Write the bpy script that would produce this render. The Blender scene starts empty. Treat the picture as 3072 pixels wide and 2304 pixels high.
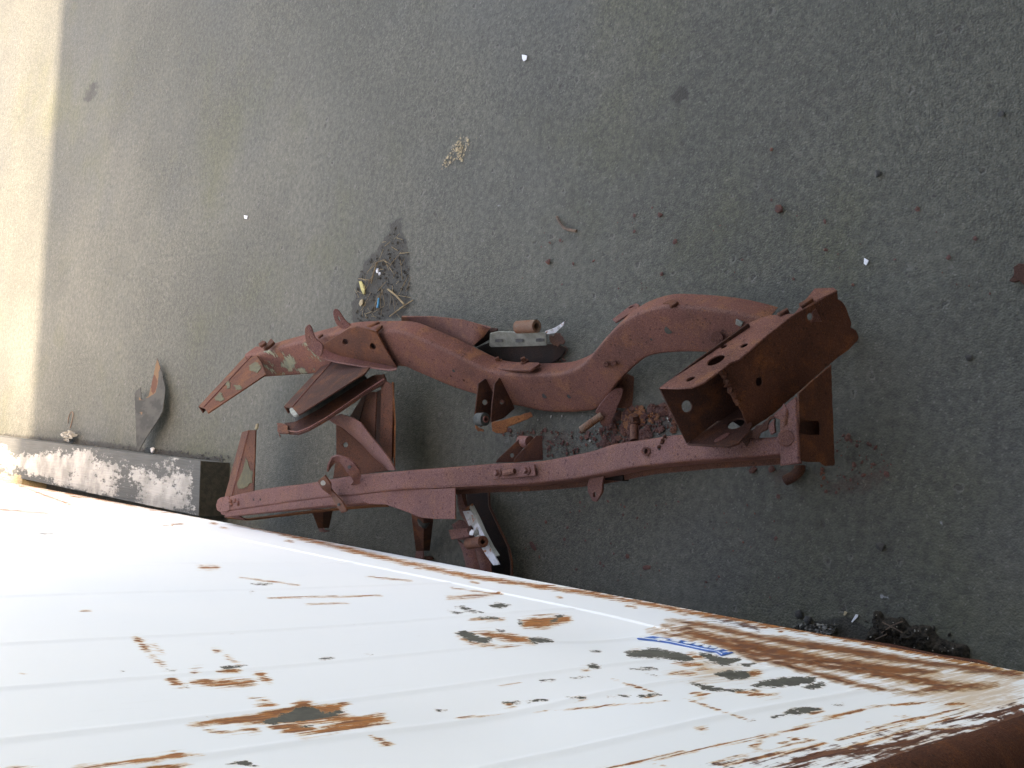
import bpy, bmesh, math, random
import numpy as np
from mathutils import Vector, Matrix

# ------------------------------------------------------------------ camera, sky, sun, exposure
SC = bpy.context.scene
F, CAM_H = 3104.0, 1.7
_V = np.array([-3086., 18., F]); _N = np.array([3125., 490., F])
_Y = _V/np.linalg.norm(_V); _z = _N-_Y*(_N@_Y); _Z = -_z/np.linalg.norm(_z); _X = np.cross(_Y, _Z)
ROT = np.array([_X, _Y, _Z]); EYE = np.array([0., 0., CAM_H])
cam = bpy.data.cameras.new('camera'); camo = bpy.data.objects.new('camera', cam)
SC.collection.objects.link(camo); SC.camera = camo
cam.sensor_fit = 'HORIZONTAL'; cam.sensor_width = 36.0; cam.lens = 36.0*F/3072.0
cam.clip_start = 0.05; cam.clip_end = 2000
right, up, back = ROT[:, 0], -ROT[:, 1], -ROT[:, 2]
camo.matrix_world = Matrix(((right[0], up[0], back[0], EYE[0]), (right[1], up[1], back[1], EYE[1]),
                            (right[2], up[2], back[2], EYE[2]), (0, 0, 0, 1)))
SUN = np.array([0.35, -0.75, 0.60]); SUN /= np.linalg.norm(SUN)
EL = math.asin(SUN[2]); AZ = math.atan2(SUN[0], SUN[1])
world = bpy.data.worlds.new('World'); SC.world = world; world.use_nodes = True
wn = world.node_tree.nodes; wl = world.node_tree.links; wn.clear()
sky = wn.new('ShaderNodeTexSky'); sky.sky_type = 'NISHITA'; sky.sun_disc = False
sky.sun_elevation = EL; sky.sun_rotation = AZ; sky.air_density = 1.0; sky.dust_density = 3.0; sky.ozone_density = 1.0
bg = wn.new('ShaderNodeBackground'); bg.inputs['Strength'].default_value = 0.15
wo = wn.new('ShaderNodeOutputWorld'); wl.new(sky.outputs[0], bg.inputs[0]); wl.new(bg.outputs[0], wo.inputs[0])
sun = bpy.data.lights.new('sun', 'SUN'); sun.energy = 3.6; sun.angle = math.radians(0.6); sun.color = (1.0, 0.97, 0.94)
suno = bpy.data.objects.new('sun', sun); SC.collection.objects.link(suno)
suno.rotation_euler = Vector(SUN).to_track_quat('Z', 'Y').to_euler()
SC.view_settings.view_transform = 'Standard'; SC.view_settings.look = 'None'
SC.view_settings.gamma = 1.0; SC.view_settings.use_curve_mapping = False
SC.view_settings.exposure = 3.45
SC.view_settings.use_white_balance = True; SC.view_settings.white_balance_temperature = 8800; SC.view_settings.white_balance_tint = 15

# ------------------------------------------------------------------ measuring: photograph point -> place on a known surface
def ray(x, y):
    d = ROT@np.array([x-1536., y-1152., F]); return d/np.linalg.norm(d)
def P(p, z=0.0):
    d = ray(*p); return EYE+d*((z-CAM_H)/d[2])
def PL(p, q, n):
    d = ray(*p); return EYE+d*(((q-EYE)@n)/(d@n))
def proj(pts):
    c = (np.asarray(pts)-EYE)@ROT
    return c[:, :2]/np.maximum(c[:, 2:3], 1e-3)*F+np.array([1536., 1152.])
def crop(x0, y0, s): return lambda *a: [(x0+s*a[i], y0+s*a[i+1]) for i in range(0, len(a), 2)]
cA = crop(550, 850, .31646); cB = crop(1100, 900, .31646); cC = crop(1700, 800, .27125); cD = crop(1900, 800, .36166)
cE = crop(600, 1200, .31646); cF = crop(1200, 1250, .31646); cG = crop(1700, 1150, .36166)
cW1 = crop(0, 1350, .57499); cW2 = crop(1100, 1550, .45455); cW3 = crop(2000, 1700, .48463)
cL = crop(0, 900, .45208); cV = crop(0, 0, 1.38879); cX = crop(1880, 1850, .18083); cM = crop(1300, 1400, .22901)
cQ = crop(2300, 1750, .27125); cS = crop(1000, 600, .24115); cR = crop(2300, 300, .36159); cK = crop(1250, 350, .18083)
cT = crop(1650, 1150, .22604); cU = crop(2200, 1150, .42187)
rnd = random.Random(7); NP = np.random.default_rng(5)

# ------------------------------------------------------------------ nodes
class NT:
    def __init__(s, name, rough=0.85, spec=0.3):
        s.m = bpy.data.materials.new(name); s.m.use_nodes = True; s.t = s.m.node_tree
        s.b = s.t.nodes['Principled BSDF']; s.b.inputs['Roughness'].default_value = rough
        s.b.inputs['Specular IOR Level'].default_value = spec
        s.pos = s.t.nodes.new('ShaderNodeNewGeometry').outputs['Position']
    def put(s, sock, v):
        if isinstance(v, bpy.types.NodeSocket): s.t.links.new(v, sock)
        elif isinstance(v, tuple) and len(v) == 3 and sock.type == 'RGBA': sock.default_value = (*v, 1)
        else: sock.default_value = v
    def scale(s, sc, off=(0, 0, 0)):
        n = s.t.nodes.new('ShaderNodeMapping'); s.put(n.inputs['Vector'], s.pos)
        n.inputs['Scale'].default_value = sc; n.inputs['Location'].default_value = off; return n.outputs[0]
    def noise(s, sc, det=3, ro=.55, vec=None, dist=0.0):
        n = s.t.nodes.new('ShaderNodeTexNoise'); s.put(n.inputs['Vector'], vec or s.pos)
        n.inputs['Scale'].default_value = sc; n.inputs['Detail'].default_value = det
        n.inputs['Roughness'].default_value = ro; n.inputs['Distortion'].default_value = dist
        return n.outputs['Fac']
    def vor(s, sc, vec=None, out='Distance'):
        n = s.t.nodes.new('ShaderNodeTexVoronoi'); s.put(n.inputs['Vector'], vec or s.pos); n.inputs['Scale'].default_value = sc
        return n.outputs[out]
    def warp(s, sc, amt):
        n = s.t.nodes.new('ShaderNodeTexNoise'); s.put(n.inputs['Vector'], s.pos); n.inputs['Scale'].default_value = sc; n.inputs['Detail'].default_value = 3
        m = s.t.nodes.new('ShaderNodeVectorMath'); m.operation = 'MULTIPLY_ADD'; s.put(m.inputs[0], n.outputs['Color']); m.inputs[1].default_value = (amt, amt, amt); s.put(m.inputs[2], s.pos)
        return m.outputs[0]
    def white(s, vec):
        n = s.t.nodes.new('ShaderNodeTexWhiteNoise'); s.put(n.inputs['Vector'], vec); return n.outputs['Value']
    def math(s, op, a, b=0.0, clamp=False):
        n = s.t.nodes.new('ShaderNodeMath'); n.operation = op; n.use_clamp = clamp
        s.put(n.inputs[0], a); s.put(n.inputs[1], b); return n.outputs[0]
    def step(s, v, lo, hi):
        n = s.t.nodes.new('ShaderNodeMapRange'); n.interpolation_type = 'SMOOTHSTEP'
        s.put(n.inputs['Value'], v); n.inputs['From Min'].default_value = lo; n.inputs['From Max'].default_value = hi
        return n.outputs[0]
    def mix(s, f, a, b):
        n = s.t.nodes.new('ShaderNodeMix'); n.data_type = 'RGBA'
        s.put(n.inputs[0], f); s.put(n.inputs[6], a); s.put(n.inputs[7], b); return n.outputs[2]
    def mul(s, a, v):
        n = s.t.nodes.new('ShaderNodeMix'); n.data_type = 'RGBA'; n.blend_type = 'MULTIPLY'
        n.inputs[0].default_value = 1.0; s.put(n.inputs[6], a); s.put(n.inputs[7], v); return n.outputs[2]
    def attr(s, name):
        n = s.t.nodes.new('ShaderNodeAttribute'); n.attribute_name = name; return n.outputs['Fac']
    def bump(s, h, strength, dist):
        n = s.t.nodes.new('ShaderNodeBump'); n.inputs['Strength'].default_value = strength
        n.inputs['Distance'].default_value = dist; s.put(n.inputs['Height'], h)
        s.t.links.new(n.outputs[0], s.b.inputs['Normal']); return n
    def done(s, col, rough=None):
        s.put(s.b.inputs['Base Color'], col)
        if rough is not None: s.put(s.b.inputs['Roughness'], rough)
        return s.m

def rust_mat(name, base, dark, orange, amount=.5, grain=1.0, flakes=False):
    k = NT(name, .9, .2)
    n1 = k.noise(7, 5, .62); n2 = k.noise(48, 5, .7); n3 = k.noise(330, 2, .6); n4 = k.noise(620, 1, .5); n5 = k.noise(22, 4, .6, k.scale((1, 1, 1), (4, 7, 1)))
    c = k.mix(k.step(n1, .36, .66), base, dark)
    c = k.mix(k.math('MULTIPLY', k.step(n5, .48, .70), amount), c, orange)
    c = k.mix(k.math('MULTIPLY', k.step(n2, .56, .72), amount*.8), c, tuple(v*.55 for v in dark))
    # light from above painted in: upward faces take a paler tint
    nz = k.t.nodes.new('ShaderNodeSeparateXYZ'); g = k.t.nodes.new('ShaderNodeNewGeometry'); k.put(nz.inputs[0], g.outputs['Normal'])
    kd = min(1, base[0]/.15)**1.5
    top_light = tuple(min(1, (v*.8+.040*kd)) for v in (base[0]*.86, base[1]*1.1, base[2]*1.25))
    c = k.mix(k.math('MULTIPLY', k.step(nz.outputs[2], .55, .98), .42), c, top_light)
    lav = (base[0]*1.4+.028*kd, base[1]*1.55+.026*kd, base[2]*1.6+.024*kd)
    c = k.mix(k.math('MULTIPLY', k.step(n3, .52, .70), .55*grain), c, lav)
    c = k.mix(k.math('MULTIPLY', k.step(n4, .50, .36), .65*grain), c, tuple(v*.45 for v in dark))
    c = k.mix(k.math('MULTIPLY', k.math('MULTIPLY', k.step(n3, .46, .3), k.step(n2, .4, .6)), .7*grain), c, (orange[0]*1.25, orange[1]*1.25, orange[2]*1.1))
    c = k.mix(k.math('MULTIPLY', k.step(k.white(k.vor(150, out='Color')), .93, .95), k.math('MULTIPLY', k.step(k.vor(150), .5, .25), .6*grain)), c, tuple(v*.4 for v in dark))
    if flakes:
        at = k.attr('flake'); gate = k.math('MULTIPLY', at, 6.0, True)
        a = k.math('ADD', at, k.math('MULTIPLY', k.math('MULTIPLY', k.math('SUBTRACT', k.noise(1, 3, .6, k.scale((70, 150, 70))), .5), 2.2), gate))
        f = k.step(a, .50, .54)
        edge = k.math('MULTIPLY', k.step(a, .38, .50), k.math('SUBTRACT', 1.0, f))
        c = k.mix(k.math('MULTIPLY', edge, .8), c, (.02, .018, .016))
        g2 = k.mix(k.step(n2, .4, .6), (.17, .168, .115), (.11, .115, .085))
        c = k.mix(f, c, g2)
    k.bump(k.math('ADD', k.math('MULTIPLY', n2, .5), n3), .6, .0025)
    return k.done(c)

def plain_mat(name, a, b, sc=60, rough=.7, bump=.3, spec=.3, stretch=None, metal=0.0):
    k = NT(name, rough, spec); k.b.inputs['Metallic'].default_value = metal
    v = k.scale(stretch) if stretch else None
    n1 = k.noise(sc, 5, .65, v); n2 = k.noise(sc*7, 2, .5)
    c = k.mix(k.step(n1, .35, .65), a, b)
    c = k.mul(c, k.mix(n2, (.75, .75, .75), (1.15, 1.15, 1.15)))
    k.bump(n2, bump, .002)
    return k.done(c)

M = {}
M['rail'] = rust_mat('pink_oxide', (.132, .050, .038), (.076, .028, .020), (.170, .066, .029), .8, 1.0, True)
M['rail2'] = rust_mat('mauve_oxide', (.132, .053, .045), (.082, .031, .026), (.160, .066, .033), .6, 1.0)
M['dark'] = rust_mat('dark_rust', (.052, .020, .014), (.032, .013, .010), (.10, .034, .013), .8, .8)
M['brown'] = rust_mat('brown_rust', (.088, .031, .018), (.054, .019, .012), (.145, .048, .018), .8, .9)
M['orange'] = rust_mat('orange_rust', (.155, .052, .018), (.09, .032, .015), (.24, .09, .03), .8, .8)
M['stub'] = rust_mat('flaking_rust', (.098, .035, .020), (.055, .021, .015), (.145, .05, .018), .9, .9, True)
M['zinc'] = plain_mat('weathered_zinc', (.19, .195, .175), (.12, .125, .108), 40, .6, .3)
def chalk():
    k = NT('chalky_paint', .6, .3); n = k.noise(90, 4, .65); m = k.noise(28, 4, .6)
    c = k.mix(k.step(m, .45, .6), (.36, .37, .40), (.2, .205, .20))
    c = k.mix(k.step(n, .58, .64), c, (.24, .10, .05)); k.bump(n, .3, .002); return k.done(c)
M['chalk'] = chalk()
M['rubber'] = plain_mat('perished_rubber', (.035, .038, .036), (.065, .068, .062), 60, .8, .4)
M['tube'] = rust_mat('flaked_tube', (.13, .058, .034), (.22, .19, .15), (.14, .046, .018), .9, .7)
M['straw'] = plain_mat('dry_straw', (.22, .165, .09), (.13, .09, .05), 30, .8, .2)
M['dirt'] = plain_mat('black_dirt', (.018, .016, .014), (.045, .038, .03), 120, .95, .8, .1)
M['foam'] = plain_mat('yellowed_foam', (.42, .38, .15), (.30, .25, .12), 150, .9, .7)
M['tanfoam'] = plain_mat('tan_foam', (.33, .27, .17), (.24, .19, .12), 150, .9, .7)
M['blue'] = plain_mat('blue_plastic', (.03, .22, .36), (.03, .16, .28), 60, .5, .1)
M['litter'] = plain_mat('white_litter', (.62, .63, .66), (.5, .51, .54), 60, .6, .3)
M['film'] = plain_mat('grey_film', (.24, .235, .22), (.10, .098, .09), 40, .55, .4, .4)
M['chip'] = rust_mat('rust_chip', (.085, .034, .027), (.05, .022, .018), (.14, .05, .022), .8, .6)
M['stone'] = plain_mat('dark_stone', (.05, .048, .046), (.03, .03, .03), 90, .8, .5)
M['pale'] = plain_mat('pale_grit', (.26, .25, .22), (.17, .165, .15), 90, .8, .4)
M['wood'] = plain_mat('bare_timber', (.30, .24, .14), (.2, .15, .09), 20, .8, .4, .2, (12, 1.5, 12))
M['twig'] = plain_mat('brown_twig', (.13, .085, .06), (.07, .05, .04), 40, .85, .4)
M['recess_shade'] = rust_mat('recess_shade_rust', (.018, .010, .008), (.010, .007, .006), (.035, .014, .008), .7, .6)  # near-black rust: shade of the recesses painted into the colour
M['endwood'] = plain_mat('dark_end_grain', (.020, .020, .016), (.034, .032, .024), 60, .9, .6, .2)  # end face made near-black, darker than the rest of the beam
M['scrap'] = None

def ground_mat():
    k = NT('worn_concrete', .80, .3)
    big = k.noise(.9, 4, .6); mid = k.noise(4.5, 5, .6); fine = k.noise(60, 4, .7); gr = k.noise(210, 3, .75)
    c = k.mix(k.step(big, .35, .65), (.070, .069, .058), (.050, .0505, .0425))
    c = k.mix(k.math('MULTIPLY', k.step(k.noise(1.7, 4, .6, k.scale((1, 1, 1), (7, 3, 0))), .5, .72), .7), c, (.054, .055, .032))
    c = k.mix(k.math('MULTIPLY', k.step(k.noise(1.3, 3, .55, k.scale((1, 1, 1), (-4, 9, 2))), .50, .70), .5), c, (.047, .0495, .049))
    c = k.mix(k.math('MULTIPLY', k.step(mid, .5, .75), .4), c, (.043, .041, .037))
    c = k.mul(c, k.mix(k.step(fine, .25, .75), (.72, .72, .72), (1.28, 1.27, 1.24)))
    # grit: every grain its own tone
    ch = k.white(k.vor(260, out='Color')); dd = k.vor(260)
    rough_area = k.step(k.noise(1.1, 3, .6, k.scale((1, 1, 1), (2, -5, 1))), .36, .56)
    c = k.mix(k.math('MULTIPLY', k.math('MULTIPLY', k.step(k.noise(130, 3, .7), .52, .38), rough_area), .55), c, (.030, .030, .026))
    gs = k.mix(ch, (.84, .84, .83), (1.17, 1.17, 1.15))
    c = k.mix(k.math('ADD', .45, k.math('MULTIPLY', rough_area, .45)), c, k.mul(c, gs))
    c = k.mix(k.math('MULTIPLY', k.step(k.white(k.vor(330, out='Color')), .975, .985), .25), c, (.17, .167, .15))
    c = k.mix(k.math('MULTIPLY', k.step(k.white(k.vor(120, out='Color')), .97, .975), k.math('MULTIPLY', k.step(k.vor(120), .45, .2), .7)), c, (.032, .03, .028))
    wv = k.warp(70, .022); pv = k.vor(26, wv); pc = k.white(k.vor(26, wv, 'Color'))
    pit = k.math('MULTIPLY', k.step(pv, .2, .1), k.step(pc, .80, .81))
    c = k.mix(k.math('MULTIPLY', pit, .7), c, (.035, .033, .029))
    rim = k.math('MULTIPLY', k.math('MULTIPLY', k.step(pv, .10, .16), k.step(pv, .27, .2)), k.step(pc, .84, .85)); c = k.mix(k.math('MULTIPLY', rim, .4), c, (.105, .102, .09))
    a = k.math('ADD', k.attr('dirt'), k.math('MULTIPLY', k.math('SUBTRACT', k.noise(38, 4, .65), .5), .7))
    c = k.mix(k.math('MULTIPLY', k.step(a, .38, .62), .8), c, (.022, .020, .017))
    a = k.math('ADD', k.attr('rusty'), k.math('MULTIPLY', k.math('SUBTRACT', k.noise(55, 4, .65), .5), .9))
    c = k.mix(k.math('MULTIPLY', k.step(a, .4, .75), .5), c, (.05, .028, .022))
    a = k.math('ADD', k.attr('pale'), k.math('MULTIPLY', k.math('SUBTRACT', k.noise(120, 3, .7), .5), .8))
    c = k.mix(k.math('MULTIPLY', k.step(a, .5, .7), .6), c, (.25, .265, .275))
    a = k.math('ADD', k.attr('tan'), k.math('MULTIPLY', k.math('SUBTRACT', k.noise(130, 4, .75), .5), 3.2))
    c = k.mix(k.math('MULTIPLY', k.step(a, .75, .95), k.math('MULTIPLY', k.math('MULTIPLY', k.attr('tan'), 3, True), .8)), c, (.26, .205, .125))
    h = k.math('ADD', k.math('MULTIPLY', dd, -.8), k.math('MULTIPLY', gr, .7))
    h = k.math('ADD', k.math('MULTIPLY', h, k.math('ADD', .35, k.math('MULTIPLY', rough_area, .65))), k.math('MULTIPLY', fine, .9))
    h = k.math('SUBTRACT', h, k.math('MULTIPLY', pit, 1.2))
    k.bump(h, .6, .004)
    return k.done(c)
M['ground'] = ground_mat()

def wall_mat():
    k = NT('rusted_white_enamel', .42, .4)
    st = k.noise(1, 5, .68, k.scale((40, 110, 9))); st2 = k.noise(1, 4, .65, k.scale((40, 260, 16))); n = k.noise(55, 5, .68); nf = k.noise(210, 3, .6)
    sy = k.noise(1, 4, .6, k.scale((40, 300, 70)))
    cs = lambda v, m: k.math('MULTIPLY', k.math('SUBTRACT', v, .5), m)
    def field(name, *terms, g=5.0):
        at = k.attr(name); gate = k.math('MULTIPLY', at, g, True); t = terms[0]
        for q in terms[1:]: t = k.math('ADD', t, q)
        return k.math('ADD', at, k.math('MULTIPLY', t, gate))
    c = k.mix(k.step(k.noise(2.2, 3, .5), .4, .7), (.84, .84, .84), (.81, .82, .83))
    c = k.mix(k.math('MULTIPLY', k.step(st, .60, .74), .07), c, (.60, .55, .46))
    a = field('stain', cs(st, 2.6), cs(st2, 1.3), cs(n, .9))
    c = k.mix(k.math('MULTIPLY', k.step(a, .34, 1.15), .6), c, (.52, .30, .11))
    a = field('rust', cs(st, 3.0), cs(st2, 1.6), cs(n, 1.2))
    f = k.step(a, .46, .60)
    rc = k.mix(k.step(st2, .42, .64), (.44, .16, .038), (.17, .064, .03))
    rc = k.mix(k.step(n, .48, .66), rc, (.23, .078, .026))
    c = k.mix(k.math('MULTIPLY', k.step(a, .10, .5), .7), c, (.60, .36, .15))
    c = k.mix(f, c, rc)
    a = field('band', cs(st, 1.3), cs(n, 1.0), cs(st2, .8))
    c = k.mix(k.math('MULTIPLY', k.step(a, .12, .55), .75), c, (.44, .24, .09))
    c = k.mix(k.step(a, .40, .75), c, k.mix(k.step(n, .42, .64), (.26, .095, .035), (.145, .06, .036)))
    a2 = field('deep', cs(st, 2.3), cs(st2, 1.2), cs(n, 1.4))
    c = k.mix(k.step(a2, .42, .66), c, k.mix(k.step(st2, .38, .62), (.17, .066, .034), (.085, .034, .024)))
    b = field('bare', cs(n, 1.5), cs(nf, .8), cs(sy, .9), g=3.0)
    e = k.math('MULTIPLY', k.step(b, .30, .5), k.math('SUBTRACT', 1.0, k.step(b, .5, .56)))
    c = k.mix(k.math('MULTIPLY', e, .45), c, (.42, .26, .13))
    fb = k.step(b, .49, .53)
    c = k.mix(fb, c, k.mix(k.step(n, .4, .65), (.088, .083, .066), (.062, .058, .047)))
    sp = k.math('MULTIPLY', k.step(k.noise(1, 4, .7, k.scale((30, 70, 22), (3, 1, 4))), .735, .76), k.step(k.noise(3, 2, .5), .45, .6))
    c = k.mix(k.math('MULTIPLY', sp, .35), c, (.30, .13, .05))
    sm = k.math('MULTIPLY', k.step(k.noise(1, 4, .7, k.scale((9, 30, 5), (1, 8, 2))), .62, .78), .12); c = k.mix(sm, c, (.5, .5, .5))
    ro = k.math('ADD', .40, k.math('MULTIPLY', k.math('MAXIMUM', f, fb), .45))
    h = k.math('SUBTRACT', k.math('MULTIPLY', n, .08), k.math('MULTIPLY', k.math('MAXIMUM', fb, f), .5))
    k.bump(h, .5, .002)
    return k.done(c, ro)
M['wall'] = wall_mat()

def beam_mat():
    k = NT('chipped_white_paint', .8, .25)
    v = k.scale((9, 3.2, 9)); n = k.noise(1, 6, .68, v); n2 = k.noise(95, 3, .6, k.scale((1, .45, 1)))
    grain = k.noise(1, 4, .6, k.scale((160, 7, 160)))
    base = k.mix(grain, (.032, .033, .031), (.075, .075, .07))
    band = k.math('ADD', k.attr('flake'), k.math('ADD', k.math('MULTIPLY', k.math('SUBTRACT', n, .5), 3.2), k.math('MULTIPLY', k.math('SUBTRACT', n2, .5), 1.6)))
    f = k.math('MULTIPLY', k.step(band, .50, .86), .92)
    paint = k.mix(k.step(k.noise(14, 4, .6), .35, .65), (.30, .287, .26), (.185, .177, .16))
    paint = k.mul(paint, k.mix(grain, (.85, .85, .85), (1.1, 1.1, 1.1)))
    c = k.mix(f, base, paint); k.bump(k.math('ADD', k.math('MULTIPLY', f, .6), grain), .6, .003)
    return k.done(c)
M['beam'] = beam_mat()
def scrap_mat():
    k = NT('torn_sheet_paint', .9, .08); n = k.noise(26, 4, .6, k.scale((1, .5, 1))); n2 = k.noise(130, 3, .6)
    c = k.mix(k.step(n, .4, .6), (.050, .049, .045), (.034, .034, .032))
    c = k.mix(k.step(k.math('ADD', k.attr('flake'), k.math('MULTIPLY', k.math('SUBTRACT', n, .5), .8)), .45, .55), c, (.105, .066, .04))
    a = k.math('ADD', k.attr('rusty'), k.math('MULTIPLY', k.math('SUBTRACT', n2, .5), .6))
    c = k.mix(k.step(a, .45, .55), c, (.07, .035, .025)); k.bump(n2, .3, .002); return k.done(c)
M['scrap'] = scrap_mat()
def plaster(name, a, b):
    return plain_mat(name, a, b, 3, .9, .3)
M['render'] = plaster('pale_render', (.66, .63, .58), (.58, .56, .52)); M['roof'] = plaster('roof_felt', (.08, .08, .08), (.06, .06, .06)); M['soffit'] = plaster('painted_soffit', (.55, .53, .5), (.48, .47, .44))  # render and soffit kept pale so the unseen building bounces light
M['glass'] = plain_mat('dark_glass', (.03, .035, .04), (.03, .035, .04), 1, .1, 0, .5)

# ------------------------------------------------------------------ objects
COL = SC.collection
def tag(o, label=None, cat=None, group=None, kind=None):
    if label: o['label'] = label
    if cat: o['category'] = cat
    if group: o['group'] = group
    if kind: o['kind'] = kind
    return o
def empty(name, loc, label, cat, group=None):
    o = bpy.data.objects.new(name, None); o.empty_display_size = .05; o.location = [float(v) for v in loc]; COL.objects.link(o)
    return tag(o, label, cat, group)
def origin_of(o):
    v = Vector((0, 0, 0))
    while o is not None: v += o.location; o = o.parent
    return np.array(v)
def link(name, me, mat, parent=None, kind=None, smooth=None, base=None):
    """me is in world coordinates; move it into its parent's space (or onto its own base) and link"""
    n = len(me.vertices); co = np.empty(n*3, np.float32); me.vertices.foreach_get('co', co); co = co.reshape(-1, 3)
    o = bpy.data.objects.new(name, me); COL.objects.link(o)
    if parent is not None: off = origin_of(parent); o.parent = parent
    else:
        off = np.array([(co[:, 0].min()+co[:, 0].max())/2, (co[:, 1].min()+co[:, 1].max())/2, co[:, 2].min()]) if base is None else np.array(base)
        o.location = [float(v) for v in off]
    me.vertices.foreach_set('co', (co-off).astype(np.float32).ravel()); me.update()
    if not me.materials: me.materials.append(mat)
    if kind: o['kind'] = kind
    if smooth is not None:
        me.shade_smooth(); me.set_sharp_from_angle(angle=math.radians(smooth))
    return o
def mesh(name, verts, faces):
    me = bpy.data.meshes.new(name); me.from_pydata([tuple(map(float, v)) for v in verts], [], faces); me.update(); return me
def fix_normals(me):
    bm = bmesh.new(); bm.from_mesh(me); bmesh.ops.remove_doubles(bm, verts=bm.verts, dist=1e-6); bmesh.ops.recalc_face_normals(bm, faces=bm.faces); bm.to_mesh(me); bm.free(); return me
def catmull(pts, n=5, closed=True):
    pts = [np.array(p, float) for p in pts]; m = len(pts); out = []
    rng = range(m) if closed else range(m-1)
    for i in rng:
        g = lambda j: pts[j % m] if closed else pts[min(max(j, 0), m-1)]
        p0, p1, p2, p3 = g(i-1), g(i), g(i+1), g(i+2)
        for t in np.linspace(0, 1, n, endpoint=False):
            out.append(.5*((2*p1)+(-p0+p2)*t+(2*p0-5*p1+4*p2-p3)*t*t+(-p0+3*p1-3*p2+p3)*t**3))
    if not closed: out.append(pts[-1])
    return out
def frame_of(n):
    n = n/np.linalg.norm(n); a = np.array([0, 0, 1.]) if abs(n[2]) < .8 else np.array([1., 0, 0])
    u = np.cross(a, n); u /= np.linalg.norm(u); return u, np.cross(n, u), n
def ell(cx, cy, rx, ry, rot=0, k=14):
    r = math.radians(rot); return [(cx+rx*math.cos(t)*math.cos(r)-ry*math.sin(t)*math.sin(r), cy+rx*math.cos(t)*math.sin(r)+ry*math.sin(t)*math.cos(r)) for t in np.linspace(0, 2*math.pi, k, endpoint=False)]
def plate(name, px, q, n, t, mat, parent=None, holes=(), bevel=.0008, jag=0.0, smooth_outline=0, surf=None, kind=None):
    """a flat plate lying in plane (q, n), outline traced, real thickness t behind the traced face"""
    n = np.array(n, float); n /= np.linalg.norm(n)
    if (EYE-q)@n < 0: n = -n
    u, v, n = frame_of(n)
    o3 = q
    loops = []
    for k, lp in enumerate([px]+list(holes)):
        pts = [PL(p, q, n) if len(p) == 2 else np.array(p) for p in lp]
        d2 = [np.array([(p-o3)@u, (p-o3)@v]) for p in pts]
        if smooth_outline and k == 0: d2 = catmull(d2, smooth_outline)
        if jag and k == 0:
            e = []
            for i in range(len(d2)):
                a, b = d2[i], d2[(i+1) % len(d2)]; m = max(1, int(np.linalg.norm(b-a)/.006))
                for j in range(m): e.append(a+(b-a)*j/m+NP.normal(0, jag, 2)*(j > 0))
            d2 = e
        loops.append(d2)
    cu = bpy.data.curves.new(name, 'CURVE'); cu.dimensions = '2D'; cu.fill_mode = 'BOTH'; cu.extrude = max(t/2-bevel, 1e-4)
    cu.bevel_depth = bevel; cu.bevel_resolution = 0; cu.offset = -bevel
    for d2 in loops:
        sp = cu.splines.new('POLY'); sp.points.add(len(d2)-1)
        for i, p in enumerate(d2): sp.points[i].co = (p[0], p[1], 0, 1)
        sp.use_cyclic_u = True
    tmp = bpy.data.objects.new(name, cu); me = bpy.data.meshes.new_from_object(tmp)
    bpy.data.objects.remove(tmp); bpy.data.curves.remove(cu); me.name = name
    c = np.empty(len(me.vertices)*3, np.float32); me.vertices.foreach_get('co', c); c = c.reshape(-1, 3).astype(float)
    w = o3+c[:, :1]*u+c[:, 1:2]*v+(c[:, 2:3]-t/2)*n
    me.vertices.foreach_set('co', w.astype(np.float32).ravel())
    fix_normals(me)
    return link(name, me, mat, parent, kind)
def solid(name, verts, faces, t, mat, parent=None, smooth=35, side=-1.0, kind=None):
    """sheet metal: faces given, real thickness t"""
    bm = bmesh.new(); vs = [bm.verts.new([float(a) for a in v]) for v in verts]
    for f in faces: bm.faces.new([vs[i] for i in f])
    bmesh.ops.recalc_face_normals(bm, faces=bm.faces)
    c = np.mean([np.array(v, float) for v in verts], 0)
    s = sum((f.normal.dot(Vector(EYE-c)))*f.calc_area() for f in bm.faces)
    if s < 0: bmesh.ops.reverse_faces(bm, faces=bm.faces)
    bmesh.ops.solidify(bm, geom=bm.faces[:], thickness=t)
    bmesh.ops.recalc_face_normals(bm, faces=bm.faces)
    me = bpy.data.meshes.new(name); bm.to_mesh(me); bm.free()
    return link(name, me, mat, parent, kind, smooth)
def resample(pts, n):
    pts = np.array(pts, float); d = np.r_[0, np.cumsum(np.linalg.norm(np.diff(pts, axis=0), axis=1))]
    s = np.linspace(0, d[-1], n); return np.stack([np.interp(s, d, pts[:, k]) for k in range(pts.shape[1])], 1)
def ribbon(name, a, b, t, mat, parent=None, n=24, curve=None, kind=None):
    """sheet between two 3-D edge lines, optionally bulging along vector curve"""
    a = resample(a, n); b = resample(b, n); m = 5 if curve is not None else 1; V = []; Fc = []
    for j in range(m+1):
        s = j/m; r = a*(1-s)+b*s
        if curve is not None: r = r+np.array(curve)*math.sin(math.pi*s)
        V += list(r)
    for j in range(m):
        for i in range(n-1): Fc.append((j*n+i, j*n+i+1, (j+1)*n+i+1, (j+1)*n+i))
    return solid(name, V, Fc, t, mat, parent, 40, kind=kind)
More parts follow.
